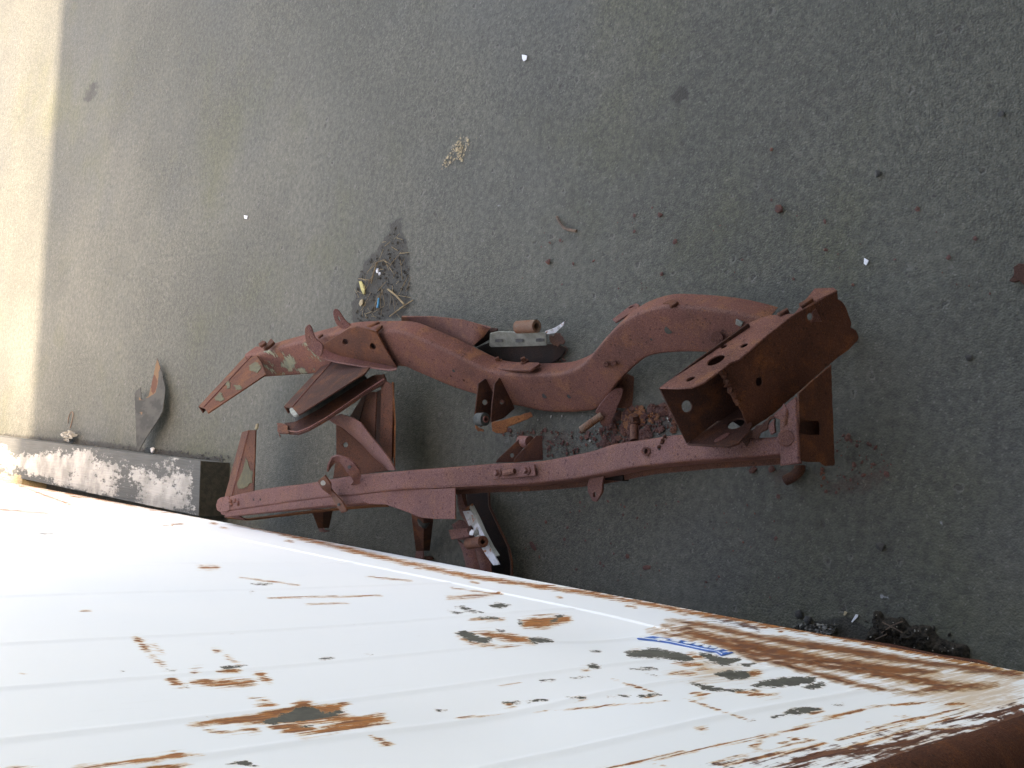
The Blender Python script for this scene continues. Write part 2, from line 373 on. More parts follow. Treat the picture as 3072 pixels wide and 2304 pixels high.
def rod_mesh(name, p0, p1, r, k=14, r1=None, hollow=0.0, rings=1, thread=0.0):
    p0 = np.array(p0, float); p1 = np.array(p1, float); u, v, n = frame_of(p1-p0); r1 = r if r1 is None else r1; V = []; Fc = []
    L = rings+1
    for j in range(L):
        s = j/(L-1); rr = r+(r1-r)*s+(thread*(j % 2) if 0 < j < L-1 else 0)
        for i in range(k):
            a = 2*math.pi*i/k; V.append(p0+(p1-p0)*s+rr*(math.cos(a)*u+math.sin(a)*v))
    for j in range(L-1):
        for i in range(k): Fc.append((j*k+i, j*k+(i+1) % k, (j+1)*k+(i+1) % k, (j+1)*k+i))
    if hollow:
        b = len(V)
        for c_, rr in ((p1, r1), (p0, r)):
            for i in range(k):
                a = 2*math.pi*i/k; V.append(c_+hollow*rr*(math.cos(a)*u+math.sin(a)*v))
        top = (L-1)*k
        for i in range(k):
            j = (i+1) % k
            Fc += [(top+i, top+j, b+j, b+i), (b+i, b+j, b+k+j, b+k+i), (i, b+k+i, b+k+j, j)]
    else: Fc += [tuple(range(k))[::-1], tuple((L-1)*k+i for i in range(k))]
    return fix_normals(mesh(name, V, Fc))
def rod(name, p0, p1, r, mat, parent=None, smooth=35, **kw):
    return link(name, rod_mesh(name, p0, p1, r, **kw), mat, parent, None, smooth)
def bolt(p, n, r, h, mat, parent, square=False, name='bolt'):
    """hexagon head standing on a washer"""
    n = np.array(n, float)/np.linalg.norm(n); k = 4 if square else 6
    a = rod_mesh(name, p-n*.004, p+n*h*.25, r*1.35, k=12); b = rod_mesh(name, p+n*h*.25, p+n*h, r, k=k, r1=r*.93)
    bm = bmesh.new(); bm.from_mesh(a); bm.from_mesh(b); bm.to_mesh(a); bm.free()
    return link(name, a, mat, parent)
def boxrail(name, T, B, off, r, mat, parent, cutters=(), web=8, m=4):
    """closed pressed box section: face T-B is one side, off the depth; rounded corners"""
    V = []; Fc = []; K = None
    for i in range(len(T)):
        t, b = T[i], B[i]; o = off[i] if isinstance(off, (list, np.ndarray)) and np.ndim(off) == 2 else off
        w = np.linalg.norm(b-t); h = np.linalg.norm(o); u = (b-t)/w; v = o/h; ring = []
        def arc(cx, cy, a0):
            for j in range(m+1):
                a = math.radians(a0+90*j/m); ring.append((cx+r*math.cos(a), cy+r*math.sin(a)))
        arc(r, r, 180)                                  # rounds corner at T
        for s in np.linspace(0, 1, web+2)[1:-1]: ring.append((r+(w-2*r)*s, 0))
        arc(w-r, r, 270)
        for s in np.linspace(0, 1, 5)[1:-1]: ring.append((w, r+(h-2*r)*s))
        arc(w-r, h-r, 0)
        for s in np.linspace(0, 1, 5)[1:-1]: ring.append((w-r-(w-2*r)*s, h))
        arc(r, h-r, 90)
        for s in np.linspace(0, 1, 5)[1:-1]: ring.append((0, h-r-(h-2*r)*s))
        K = len(ring); V += [t+u*x+v*y for x, y in ring]
    n = len(T)
    for i in range(n-1):
        for j in range(K): Fc.append((i*K+j, i*K+(j+1) % K, (i+1)*K+(j+1) % K, (i+1)*K+j))
    Fc += [tuple(range(K)), tuple((n-1)*K+j for j in range(K))]
    me = fix_normals(mesh(name, V, Fc))
    if cutters:
        cm = bpy.data.meshes.new('cut'); bm = bmesh.new()
        for p, nn, rr in cutters:
            q = rod_mesh('c', p+nn*.03, p-nn*.03, rr, k=14); bm.from_mesh(q); bpy.data.meshes.remove(q)
        bm.to_mesh(cm); bm.free()
        a = bpy.data.objects.new('a', me); c = bpy.data.objects.new('c', cm); COL.objects.link(a); COL.objects.link(c)
        md = a.modifiers.new('b', 'BOOLEAN'); md.object = c; md.operation = 'DIFFERENCE'; md.solver = 'EXACT'
        dg = bpy.context.evaluated_depsgraph_get(); ne = bpy.data.meshes.new_from_object(a.evaluated_get(dg))
        bpy.data.objects.remove(a); bpy.data.objects.remove(c)
        if len(ne.polygons) > 50: me = ne
        me.name = name
    return link(name, me, mat, parent, None, 38)

def sdf(xy, poly):
    poly = np.array(poly, float); d = np.full(len(xy), 1e9); inside = np.zeros(len(xy), bool)
    for i in range(len(poly)):
        a = poly[i]; b = poly[(i+1) % len(poly)]; e = b-a; w = xy-a
        t = np.clip((w@e)/max(e@e, 1e-9), 0, 1); d = np.minimum(d, np.linalg.norm(w-t[:, None]*e, axis=1))
        c = ((a[1] > xy[:, 1]) != (b[1] > xy[:, 1]))
        x = (b[0]-a[0])*(xy[:, 1]-a[1])/((b[1]-a[1]) if abs(b[1]-a[1]) > 1e-9 else 1e-9)+a[0]
        inside ^= c & (xy[:, 0] < x)
    return np.where(inside, d, -d)
def mask(o, name, polys, soft=14.0, parent_off=None):
    """wear with a shape of its own: 0..1 field on the surface's own vertices"""
    me = o.data; n = len(me.vertices); c = np.empty(n*3, np.float32); me.vertices.foreach_get('co', c)
    c = c.reshape(-1, 3)+origin_of(o); xy = proj(c); out = np.zeros(n)
    for pl in polys:
        s, val = soft, 1.0
        if isinstance(pl, tuple) and isinstance(pl[1], (int, float)):
            val = pl[2] if len(pl) > 2 else 1.0; pl, s = pl[:2]
        a = np.array(pl); lo = a.min(0)-s*1.2; hi = a.max(0)+s*1.2
        k = np.where(((xy > lo) & (xy < hi)).all(1))[0]
        if len(k): out[k] = np.maximum(out[k], val*np.clip(.5+.5*sdf(xy[k], a)/s, 0, 1))
    at = me.attributes.get(name) or me.attributes.new(name, 'FLOAT', 'POINT'); at.data.foreach_set('value', out.astype(np.float32))
    return out
def grid(name, A, B, f):
    na, nb = len(A), len(B); a, b = np.meshgrid(A, B, indexing='ij'); co = f(a.ravel(), b.ravel()).astype(np.float32)
    i = np.arange(na*nb).reshape(na, nb); q = np.stack([i[:-1, :-1], i[1:, :-1], i[1:, 1:], i[:-1, 1:]], -1).reshape(-1, 4)
    me = bpy.data.meshes.new(name); me.vertices.add(len(co)); me.vertices.foreach_set('co', co.ravel())
    me.loops.add(q.size); me.loops.foreach_set('vertex_index', q.ravel().astype(np.int32))
    me.polygons.add(len(q)); me.polygons.foreach_set('loop_start', np.arange(0, q.size, 4, dtype=np.int32))
    me.update(calc_edges=True); me.validate(); return me
def box_mesh(name, p0, p1):
    (a, b, c), (d, e, f) = p0, p1
    V = [(a, b, c), (d, b, c), (d, e, c), (a, e, c), (a, b, f), (d, b, f), (d, e, f), (a, e, f)]
    return fix_normals(mesh(name, V, [(0, 1, 2, 3), (4, 5, 6, 7), (0, 1, 5, 4), (1, 2, 6, 5), (2, 3, 7, 6), (3, 0, 4, 7)]))
def rough_block(name, corners, z0, z1, mat, parent=None, n=3, jit=.003):
    """slab over a footprint of four ground points, edges knocked about"""
    c = [np.array(p[:2]) for p in corners]; V = []; Fc = []
    m = n+1
    for lev, z in ((0, z0), (1, z1)):
        for i in range(m):
            for j in range(m):
                s, t = i/n, j/n; p = (c[0]*(1-s)+c[1]*s)*(1-t)+(c[3]*(1-s)+c[2]*s)*t
                V.append(np.array([p[0]+NP.normal(0, jit), p[1]+NP.normal(0, jit), z+(NP.normal(0, jit) if lev else 0)]))
    k = m*m
    for i in range(n):
        for j in range(n):
            a, b, cc, d = i*m+j, (i+1)*m+j, (i+1)*m+j+1, i*m+j+1
            Fc += [(a, d, cc, b), (k+a, k+b, k+cc, k+d)]
    ed = [(i*m) for i in range(m)]
    rim = [i*m for i in range(n)]+[n*m+j for j in range(n)]+[i*m+n for i in range(n, 0, -1)]+[j for j in range(n, 0, -1)]
    for i in range(len(rim)):
        a, b = rim[i], rim[(i+1) % len(rim)]; Fc.append((a, b, k+b, k+a))
    return fix_normals(mesh(name, V, Fc))
def pebble_mesh(name, c, rx, ry, rz, rot=0, seed=0):
    bm = bmesh.new(); bmesh.ops.create_icosphere(bm, subdivisions=1, radius=1); r = random.Random(seed)
    for v in bm.verts:
        k = 1+r.uniform(-.25, .25); x, y, z = v.co*k
        x, y, z = x*rx, y*ry, max(z, -.6)*rz+.5*rz
        v.co = (c[0]+x*math.cos(rot)-y*math.sin(rot), c[1]+x*math.sin(rot)+y*math.cos(rot), c[2]+z)
    me = bpy.data.meshes.new(name); bm.to_mesh(me); bm.free(); return me
def in_poly(px):
    a = np.array(px); lo, hi = a.min(0), a.max(0)
    while True:
        p = lo+NP.random(2)*(hi-lo)
        if sdf(p[None], a)[0] > 0: return p

# ------------------------------------------------------------------ ground
def ax(parts):
    out = []
    for a, b, s in parts: out += list(np.arange(a, b-1e-6, s))
    return np.array(out+[parts[-1][1]])
gx = np.r_[-400, -120, -40, -15, -6, ax([(-2.5, -.6, .1), (-.6, 1.3, .012), (1.3, 3.6, .05)]), 6, 15, 40, 120, 400]
gy = np.r_[-400, -120, -40, -12, -4, -1, ax([(.2, 3.2, .012), (3.2, 7.5, .035)]), 10, 18, 40, 120, 400]
g = link('pavement', grid('pavement', gx, gy, lambda a, b: np.stack([a, b, .0015*np.sin(a*3.1)*np.cos(b*2.3)-.002], 1)), M['ground'], None, 'structure', 60, base=(0, 0, 0))
heap_px = cQ(1200, 330, 1260, 330, 1280, 400, 1510, 400, 1570, 500, 1660, 480, 1800, 490, 1890, 620, 2000, 660, 2212, 700, 2212, 830, 1700, 760, 1400, 670, 1100, 640, 1130, 560, 1200, 480)
mask(g, 'dirt', [cS(800, 230, 860, 250, 850, 350, 930, 600, 950, 900, 960, 1250, 900, 1450, 300, 1560, 220, 1500, 240, 1300, 290, 1050, 330, 900, 400, 740, 530, 640, 640, 470, 720, 380, 700, 290),
                 cV(178, 222, 195, 180, 218, 177, 210, 200, 190, 225), heap_px, (cL(0, 890, 470, 920, 900, 970, 1330, 1030, 1475, 1050, 1480, 1100, 1300, 1090, 800, 1030, 0, 930), 18),
                 (cV(1740, 1345, 1830, 1330, 1900, 1370, 1850, 1395, 1740, 1390), 20), cV(1470, 180, 1490, 200, 1465, 225, 1450, 205),
                 cU(790, 500, 860, 470, 880, 560, 820, 590)], 22)
mask(g, 'rusty', [(cT(850, 380, 1000, 300, 1300, 330, 1600, 300, 1680, 600, 1400, 720, 1000, 820, 700, 850, 750, 640, 850, 500), 60), (cF(900, 120, 1320, 150, 1600, 140, 1700, 300, 1300, 250), 50),
                  (cU(620, 700, 780, 680, 1100, 560, 1130, 690, 850, 790, 650, 760), 45), (cU(250, 600, 480, 590, 480, 690, 300, 740), 40), (cB(1600, 440, 1880, 440, 1880, 560, 1600, 560), 30)])
mask(g, 'pale', [ell(2653, 1791, 13, 16), ell(2818, 1574, 12, 12), (cK(1050, 280, 1130, 350, 1110, 370, 1040, 300), 4), (cK(1100, 1000, 1200, 1050, 1300, 1150, 1280, 1165, 1190, 1070, 1100, 1020), 5), (cK(1480, 1310, 1640, 1270, 1640, 1290, 1490, 1330), 5), (cK(1320, 1470, 1500, 1470, 1500, 1495, 1330, 1490), 5),
                 (cR(270, 1420, 160, 1425, 160, 1435, 200, 1440), 4)], 7)
mask(g, 'tan', [(cK(420, 800, 560, 580, 620, 460, 760, 330, 860, 330, 880, 470, 780, 640, 760, 740, 640, 700, 500, 840), 42)])

# ------------------------------------------------------------------ white truck body beside the viewpoint
WQ = np.array([-.228, 0, 0]); WN = np.array([1, -.0042, 0.]); WN /= np.linalg.norm(WN)
def wx(y): return -.228+.0042*y
body = empty('truck_body', (-1.35, 3.6, .0), 'white truck body side with rust streaks and peeling patches beside the timber beam', 'truck body')
RIBS = [.565, .693, .79, .947, 1.145, 1.452, 1.76, 2.07, 2.38, 2.69, 3.0, 3.31, 3.62, 3.93, 4.24, 4.55, 4.86, 5.17, 5.48, 5.79, 6.1]
wy = ax([(.40, 1.9, .0042), (1.9, 5.0, .016), (5.0, 6.8, .05)])
wz = ax([(.16, .45, .004), (.45, 1.5, .0055), (1.5, 2.62, .08)])
def wall_f(y, z):
    x = wx(y)
    d = np.zeros_like(y)
    for r in RIBS: d += .0022*np.exp(-((y-r)/.0062)**2)*np.clip((z-.385)/.01, 0, 1)
    d += .0024*np.exp(-((z-.382)/.0042)**4)*np.clip((y-.93)/.03, 0, 1)                               # rolled seam above the skirt
    d += .004*np.sin(y*5.3+z*2.1)*np.sin(z*4.1+1)*np.clip((z-.4)/.3, 0, 1)   # oil-canning
    d -= .010*np.exp(-((y-.93)**2+(z-.52)**2*.6)/.012)+.008*np.exp(-((y-.66)**2*3+(z-1.02)**2)/.02)
    return np.stack([x+d, y, z], 1)
panel = link('side_panel', grid('side_panel', wy, wz, wall_f), M['wall'], body, None, 50)
bare = [cW2(580, 595, 640, 590, 700, 620, 780, 635, 700, 632, 630, 612), cW2(530, 622, 640, 632, 600, 640), cW2(805, 580, 870, 570, 950, 585, 900, 600, 830, 602), cW2(735, 662, 850, 660, 880, 672, 760, 678),
        cW2(590, 770, 640, 755, 700, 770, 760, 790, 820, 800, 830, 815, 760, 840, 700, 825, 640, 800), cW2(1070, 800, 1140, 800, 1240, 820, 1180, 832, 1090, 835), cW2(850, 745, 910, 752, 890, 762),
        cW2(1000, 680, 1030, 690, 1025, 725, 1000, 705), cW2(1205, 690, 1250, 655, 1300, 650, 1255, 690, 1200, 715), cW2(1465, 888, 1545, 888, 1500, 898), cW2(1455, 985, 1500, 968, 1550, 990, 1520, 1003, 1460, 1000),
        cW2(1700, 890, 1780, 885, 1840, 872, 1900, 868, 2000, 890, 2080, 905, 2160, 940, 2080, 960, 2000, 925, 1840, 932, 1730, 925), cX(0, 580, 260, 555, 480, 515, 720, 590, 910, 605, 1090, 660, 1100, 720, 900, 755, 680, 690, 300, 685, 20, 640),
        cX(1180, 620, 1290, 600, 1500, 660, 1700, 690, 1900, 695, 1840, 770, 1600, 810, 1500, 770, 1380, 720), cX(1280, 735, 1440, 770, 1400, 785), cX(1850, 780, 2150, 770, 1990, 850), cX(1430, 960, 1500, 930, 1700, 880, 2000, 910, 2040, 1000, 1950, 1050, 1700, 1020, 1560, 980),
        cX(50, 860, 250, 845, 450, 850, 500, 878, 360, 885, 230, 870, 90, 875), cX(330, 950, 430, 955, 550, 985, 450, 980),
        cW3(150, 720, 250, 735, 380, 760, 560, 760, 400, 772, 240, 760), cW3(520, 740, 600, 705, 780, 680, 930, 680, 900, 720, 760, 735, 640, 745), cW3(640, 935, 720, 905, 760, 880, 860, 865, 960, 880, 880, 905, 760, 920),
        cW3(840, 745, 960, 715, 1000, 735, 900, 760), cW3(1020, 855, 1090, 850, 1090, 865), cW3(500, 955, 550, 948, 520, 962), cW3(290, 660, 420, 640, 510, 660, 500, 695, 400, 700, 310, 675),
        cW2(890, 1226, 1000, 1222, 1120, 1208, 1120, 1222, 1000, 1232), cW2(1130, 1212, 1200, 1210, 1160, 1216), cW2(1320, 1195, 1460, 1188, 1460, 1196, 1340, 1202), cW2(1580, 1186, 1730, 1178, 1725, 1190, 1600, 1192), cW2(1775, 1178, 1880, 1172, 1900, 1158, 1965, 1175, 1900, 1182, 1790, 1188),
        cW2(1130, 1080, 1240, 1075, 1240, 1081, 1140, 1084), cW2(1340, 1066, 1480, 1050, 1480, 1056, 1350, 1072), cW2(1735, 1002, 1880, 996, 1910, 1008, 1760, 1008), cW2(1840, 1040, 1935, 1052, 1900, 1050), cW2(445, 1276, 525, 1272, 510, 1282), cW2(0, 908, 35, 912, 10, 916),
        cW1(1320, 1425, 1480, 1380, 1560, 1340, 1640, 1345, 1700, 1375, 1820, 1345, 1750, 1390, 1600, 1410, 1420, 1428), cW1(1560, 1440, 1640, 1430, 1620, 1452), cW1(1170, 1640, 1290, 1615, 1340, 1650, 1240, 1640), cW1(1070, 1385, 1090, 1382, 1080, 1392), cW1(870, 1142, 940, 1145, 900, 1156), cW1(1150, 1135, 1280, 1122, 1260, 1136, 1170, 1142), cW1(950, 1220, 1000, 1240, 970, 1242),
        cW1(1665, 1090, 1740, 1082, 1700, 1092), cW1(1905, 1065, 1945, 1068, 1920, 1073), cW1(1195, 953, 1222, 953, 1210, 957), cW1(1295, 740, 1330, 744, 1310, 746), cW1(620, 1152, 642, 1156, 630, 1160), cW1(1310, 698, 1420, 698, 1380, 706), cW1(210, 436, 275, 436, 260, 440)]
mask(panel, 'bare', [(b, 9) for b in bare])
rust = [cW1(990, 1435, 1100, 1410, 1300, 1390, 1430, 1360, 1500, 1345, 1560, 1310, 1620, 1310, 1640, 1335, 1820, 1322, 1780, 1350, 1700, 1378, 1860, 1385, 2000, 1385, 2040, 1420, 1900, 1440, 1750, 1470, 1560, 1500, 1700, 1450, 1860, 1410, 1640, 1425, 1420, 1430, 1200, 1425),
        cW1(1070, 1460, 1200, 1475, 1330, 1480, 1150, 1478), cW1(1250, 1455, 1330, 1450, 1350, 1465, 1280, 1468), cW1(1400, 1440, 1560, 1440, 1620, 1450, 1640, 1465, 1500, 1470), cW1(1290, 1285, 1380, 1295, 1450, 1338, 1340, 1328, 1390, 1315),
        cW1(380, 1655, 600, 1630, 830, 1600, 930, 1575, 960, 1590, 1070, 1592, 900, 1610, 700, 1630, 500, 1650), cW1(700, 1659, 830, 1640, 920, 1645, 1000, 1630, 920, 1659), cW1(1940, 1492, 2030, 1530, 1980, 1515),
        cW1(870, 1190, 900, 1180, 960, 1240, 920, 1225), cW1(1000, 1150, 1040, 1140, 1000, 1170), cW1(1150, 1160, 1250, 1150, 1250, 1165), cW1(1330, 1165, 1370, 1160, 1415, 1215, 1380, 1205), cW1(1000, 1215, 1300, 1205, 1330, 1225, 1100, 1235), cW1(1050, 1205, 1090, 1205, 1080, 1230), cW1(1160, 1205, 1320, 1200, 1300, 1225, 1180, 1225),
        cW1(700, 978, 730, 985, 780, 1045, 760, 1048), cW1(780, 1070, 800, 1072, 870, 1135, 845, 1130), cW1(1120, 1040, 1140, 1050, 1130, 1052), cW1(1180, 1075, 1200, 1085, 1250, 1120), cW1(1045, 610, 1135, 612, 1090, 616), cW1(800, 1015, 850, 1055, 840, 1055),
        cW2(540, 535, 700, 520, 880, 510, 700, 530), cW2(690, 680, 900, 675, 800, 685), cW2(1020, 690, 1100, 665, 1210, 655, 1340, 660, 1350, 680, 1280, 705, 1180, 730, 1040, 730), cW2(690, 770, 800, 765, 950, 780, 1060, 800, 1100, 835, 960, 820, 830, 800), cW2(600, 790, 700, 830, 860, 855, 1000, 850, 860, 858, 700, 838),
        cW2(0, 1310, 120, 1305, 110, 1330, 150, 1352, 60, 1370, 0, 1385), cW2(30, 1447, 100, 1475, 145, 1500, 80, 1480), cW2(920, 1236, 970, 1240, 950, 1246), cW2(1370, 1200, 1440, 1198, 1400, 1210), cW2(1850, 1184, 1890, 1184, 1870, 1200), cW2(1430, 1002, 1460, 1000, 1450, 1008),
        cX(80, 570, 240, 560, 250, 590), cX(1000, 620, 1110, 605, 1280, 680, 1120, 680), cX(780, 770, 900, 760, 1150, 750, 1240, 800, 1000, 815), cX(720, 940, 850, 920, 1160, 930, 1050, 960, 880, 965), cX(1170, 870, 1250, 850, 1400, 865, 1250, 885), cX(2040, 920, 2212, 900, 2212, 970, 2060, 970),
        cW3(640, 800, 700, 790, 560, 800, 430, 770, 560, 775), cW3(160, 785, 250, 785, 210, 810), cW3(180, 998, 240, 1000, 210, 1010), cW3(860, 890, 960, 885, 900, 905), cW3(600, 1050, 560, 1120, 530, 1115)]
# rust bands of the corner
rust2 = [cX(430, 235, 680, 180, 900, 165, 1180, 150, 1550, 150, 1750, 240, 2000, 290, 2212, 300, 2212, 330, 1900, 300, 1600, 180, 1250, 180, 1100, 200, 1400, 270, 1700, 360, 2212, 470, 2212, 560, 1900, 470, 1550, 400, 1400, 320, 1150, 250, 900, 215, 650, 200),
         cX(350, 240, 560, 250, 900, 310, 1300, 400, 1700, 510, 2212, 660, 2212, 760, 2000, 690, 1700, 560, 1300, 430, 900, 350, 600, 290), cX(590, 135, 800, 150, 680, 180),
         cW3(0, 380, 200, 400, 330, 440, 560, 520, 800, 560, 1000, 590, 1300, 640, 1600, 680, 1800, 720, 1650, 740, 1400, 700, 1100, 650, 700, 590, 540, 560, 400, 520, 200, 450), cW3(300, 420, 480, 450, 700, 500, 1000, 560, 1300, 600, 1560, 620, 1700, 660, 1400, 670, 1000, 610, 700, 555, 500, 520),
         cW3(0, 330, 200, 345, 420, 385, 560, 420, 800, 450, 1100, 490, 1400, 540, 1600, 580, 2000, 620, 2212, 650, 2212, 690, 1900, 650, 1550, 610, 1200, 560, 800, 500, 450, 430, 200, 370), cW3(520, 570, 700, 575, 900, 640, 1100, 690, 1300, 740, 1500, 775, 1300, 770, 1000, 700, 700, 610),
         cW3(1700, 720, 2050, 720, 2060, 740, 1800, 760, 1500, 790)]
deep = [cW3(2212, 850, 2212, 960, 1900, 940, 1800, 960, 1560, 1040, 1350, 1090, 1420, 1050, 1700, 980, 1900, 920), cW3(2212, 1020, 2212, 1246, 1350, 1246, 1560, 1180, 1700, 1140, 1900, 1120, 2000, 1080), cW3(1400, 1080, 1700, 1040, 1600, 1080, 1100, 1170, 800, 1220, 640, 1246, 560, 1246, 900, 1150),
        cX(1350, 30, 1700, 110, 2212, 260, 2212, 200, 1800, 60)]
lines = []
def streak(c, x0, y0, x1, y1, w, bow=0):
    a = np.array(c(x0, y0)[0]); b = np.array(c(x1, y1)[0]); n = 8; d = (b-a); pr = np.array([-d[1], d[0]])/np.linalg.norm(d)
    m = [a+d*t+pr*bow*math.sin(math.pi*t) for t in np.linspace(0, 1, n)]
    return [tuple(p+pr*w*math.sin(math.pi*min(.97, max(.06, i/(n-1))))) for i, p in enumerate(m)]+[tuple(p-pr*w*.7) for p in m[::-1]]
for a in [(0, 1172, 700, 1030, 1.6), (700, 1030, 1300, 862, 2.4), (1300, 862, 1660, 840, 2), (400, 1100, 700, 1040, 2.2), (270, 1215, 900, 1075, 1.5), (340, 1235, 1000, 1090, 4), (640, 1240, 1400, 1070, 5), (900, 1180, 1900, 900, 3), (1050, 1075, 1560, 955, 3.5), (1240, 1010, 1940, 850, 2), (860, 950, 1400, 850, 1), (1600, 945, 1720, 920, 2), (1160, 1035, 1330, 1005, 1.5), (1700, 850, 1840, 850, 2.4), (1800, 880, 1960, 845, 1.6), (1400, 1250, 1900, 1100, 5), (1500, 1010, 2100, 1000, 3), (240, 860, 520, 955, 1.2), (120, 820, 240, 858, 1.2), (1250, 970, 1290, 966, 2), (1420, 930, 1490, 925, 2), (1700, 940, 1760, 935, 2), (700, 1095, 760, 1088, 2), (770, 1065, 810, 1062, 3), (870, 1072, 910, 1070, 2)]:
    lines.append(streak(cW3, *a))
for a in [(1570, 1659, 2200, 1545, 2.2), (1620, 1072, 1900, 1160, 1.2), (600, 1330, 1980, 1215, 1), (870, 1120, 1010, 1095, 1), (1900, 1585, 2100, 1545, 1), (1920, 1640, 1970, 1640, 3), (560, 470, 900, 515, 1), (0, 395, 300, 425, 1)]:
    lines.append(streak(cW2, *a))
for a in [(100, 185, 380, 290, 1.5), (850, 395, 950, 385, 1.2), (0, 310, 250, 330, .8), (1600, 805, 1820, 798, 1), (1250, 665, 1560, 705, .8), (1400, 772, 1990, 760, .9), (420, 838, 480, 838, 1), (100, 1165, 130, 1165, 1.5), (0, 1660, 200, 1645, 2)]:
    lines.append(streak(cW1, *a))
rusts = [(b, 9) for b in rust]+[(b, 4) for b in lines]
mask(panel, 'band', [(b, 13) for b in rust2])
edge_lo = [cW1(x, y)[0] for x, y in ((0, 158), (600, 270), (1200, 372), (1600, 470), (2087, 582))]+[cW2(x, y)[0] for x, y in ((650, 392), (1500, 512), (2200, 640))]+[cW3(x, y)[0] for x, y in ((800, 390), (1400, 500), (2212, 665))]
for i in range(60):       # chipped bottom edge and scratches of the skirt
    t = NP.random()*(len(edge_lo)-1.01); k = int(t); p = np.array(edge_lo[k])*(1-t+k)+np.array(edge_lo[k+1])*(t-k)
    L = NP.uniform(6, 34); w = NP.uniform(.5, 1.6); dy = NP.uniform(-2, 4)+abs(NP.normal(0, 9))*(NP.random() < .45)
    rusts.append(([tuple(p+np.array([0, dy-w])), tuple(p+np.array([L, dy+.16*L-w])), tuple(p+np.array([L*.8, dy+.16*L+w])), tuple(p+np.array([-4, dy+w]))], 4))
rusts.append(([tuple(np.array(p)+np.array([0, -6])) for p in edge_lo]+[tuple(np.array(p)+np.array([0, 1.5+.5*i+2*math.sin(i*2.1)])) for i, p in reversed(list(enumerate(edge_lo)))], 7))
mask(panel, 'rust', rusts); mask(panel, 'deep', [(b, 14) for b in deep]+[(cW3(760, 1246, 1400, 1075, 2212, 860, 2212, 1246), 45, .78), (cW3(100, 1246, 900, 1120, 1400, 1010, 2000, 880, 2212, 840, 2212, 900, 1300, 1100, 760, 1246), 40, .58)])
mask(panel, 'stain', [(b, 26) for b in rust[:1]+rust2]+[(b, 26) for b in rust[1:]]+[(b, 40) for b in deep]+[(cW3(0, 330, 500, 400, 1400, 560, 2212, 660, 2212, 900, 1800, 950, 1500, 800, 1200, 700, 700, 600, 300, 520, 0, 440), 40), (cW3(900, 1180, 1500, 980, 2212, 860, 2212, 1246, 600, 1246), 60), (cX(1250, 600, 2212, 800, 2212, 1106, 1300, 1106, 700, 950), 50)])
# the rest of the body: skirt flange, corner post, roof, far faces
def wp(px, z=None): return PL(px, WQ, WN)
fl_a = [cW3(x, y)[0] for x, y in ((-900, 105), (-500, 165), (0, 252), (350, 318), (720, 372))]; fl_b = [cW3(x, y)[0] for x, y in ((-900, 120), (-500, 185), (0, 310), (350, 360), (720, 425))]
ribbon('bottom_flange', [P(p, .135) for p in fl_a], [P(p, .150) for p in fl_b], .004, M['orange'], body)
fl_a = [cW3(x, y)[0] for x, y in ((1000, 440), (1050, 430), (1400, 480), (1700, 545), (1960, 580), (2080, 640))]; fl_b = [cW3(x, y)[0] for x, y in ((1010, 462), (1060, 468), (1350, 545), (1600, 590), (1900, 622), (2080, 655))]
ribbon('bottom_flange', [P(p, .128) for p in fl_a], [P(p, .150) for p in fl_b], .004, M['brown'], body)
me = box_mesh('body_shell', (-2.45, .41, .2), (-.262, 6.78, 2.62)); link('body_shell', me, M['wall'], body)
me = box_mesh('chassis_beam', (-.75, .6, .16), (-.62, 6.6, .198)); link('chassis_beam', me, M['dark'], body)
# round corner post
V = []; Fc = []; zs = np.linspace(.16, 2.62, 60); ks = 10
for z in zs:
    for j in range(ks+1):
        a = math.pi/2*j/ks; V.append((wx(.4)-.03+.034*math.cos(a)+.0, .40-.036*math.sin(a)+.003, z))
for i in range(len(zs)-1):
    for j in range(ks): Fc.append((i*(ks+1)+j, i*(ks+1)+j+1, (i+1)*(ks+1)+j+1, (i+1)*(ks+1)+j))
solid('corner_post', V, Fc, .003, M['brown'], body, 60)
# faded blue sticker, curved strip on the panel
def on_wall(px, d=.004):
    p = wp(px); return wall_f(np.array([p[1]]), np.array([p[2]]))[0]+WN*(d-.0066)
st_b = [cX(x, y)[0] for x, y in ((200, 280), (420, 305), (700, 355), (950, 425), (1250, 520), (1480, 600), (1570, 640))]
st_t = [cX(x, y)[0] for x, y in ((175, 268), (450, 252), (720, 296), (1000, 350), (1300, 420), (1560, 505), (1770, 592))]
M['sticker'] = plain_mat('faded_blue_print', (.03, .12, .42), (.05, .17, .48), 40, .45, .1); M['stickerw'] = plain_mat('sticker_white', (.74, .76, .80), (.66, .70, .74), 40, .45, .1)
decal = ribbon('sticker', [on_wall(p, .0078) for p in st_t], [on_wall(p, .0078) for p in st_b], .0006, M['sticker'], body)
sb = [np.array(p) for p in st_b]
ribbon('sticker_border', [on_wall(p+np.array([2, -3.2]), .0088) for p in sb[:-1]]+[on_wall(sb[-1]+np.array([3, -4]), .0088)], [on_wall(p+np.array([2, -1.6]), .0088) for p in sb], .0005, M['stickerw'], decal)
for pts in [(510, 310, 540, 305, 550, 330, 515, 328), (480, 292, 560, 290, 700, 318, 640, 330, 560, 312), (720, 325, 790, 325, 900, 352, 860, 368, 780, 350), (940, 378, 1010, 372, 1130, 402, 1060, 412, 980, 400), (1110, 420, 1160, 405, 1230, 412, 1290, 440, 1200, 452, 1150, 440), (1250, 462, 1310, 440, 1380, 470, 1340, 500, 1290, 492), (1360, 500, 1440, 470, 1500, 505, 1470, 520, 1400, 515), (1450, 545, 1530, 515, 1590, 545, 1540, 560, 1480, 552)]:
    v_ = [on_wall(p, .0094) for p in cX(*pts)]; solid('lettering_fragment', v_, [tuple(range(len(v_)))], .0005, M['stickerw'], decal)

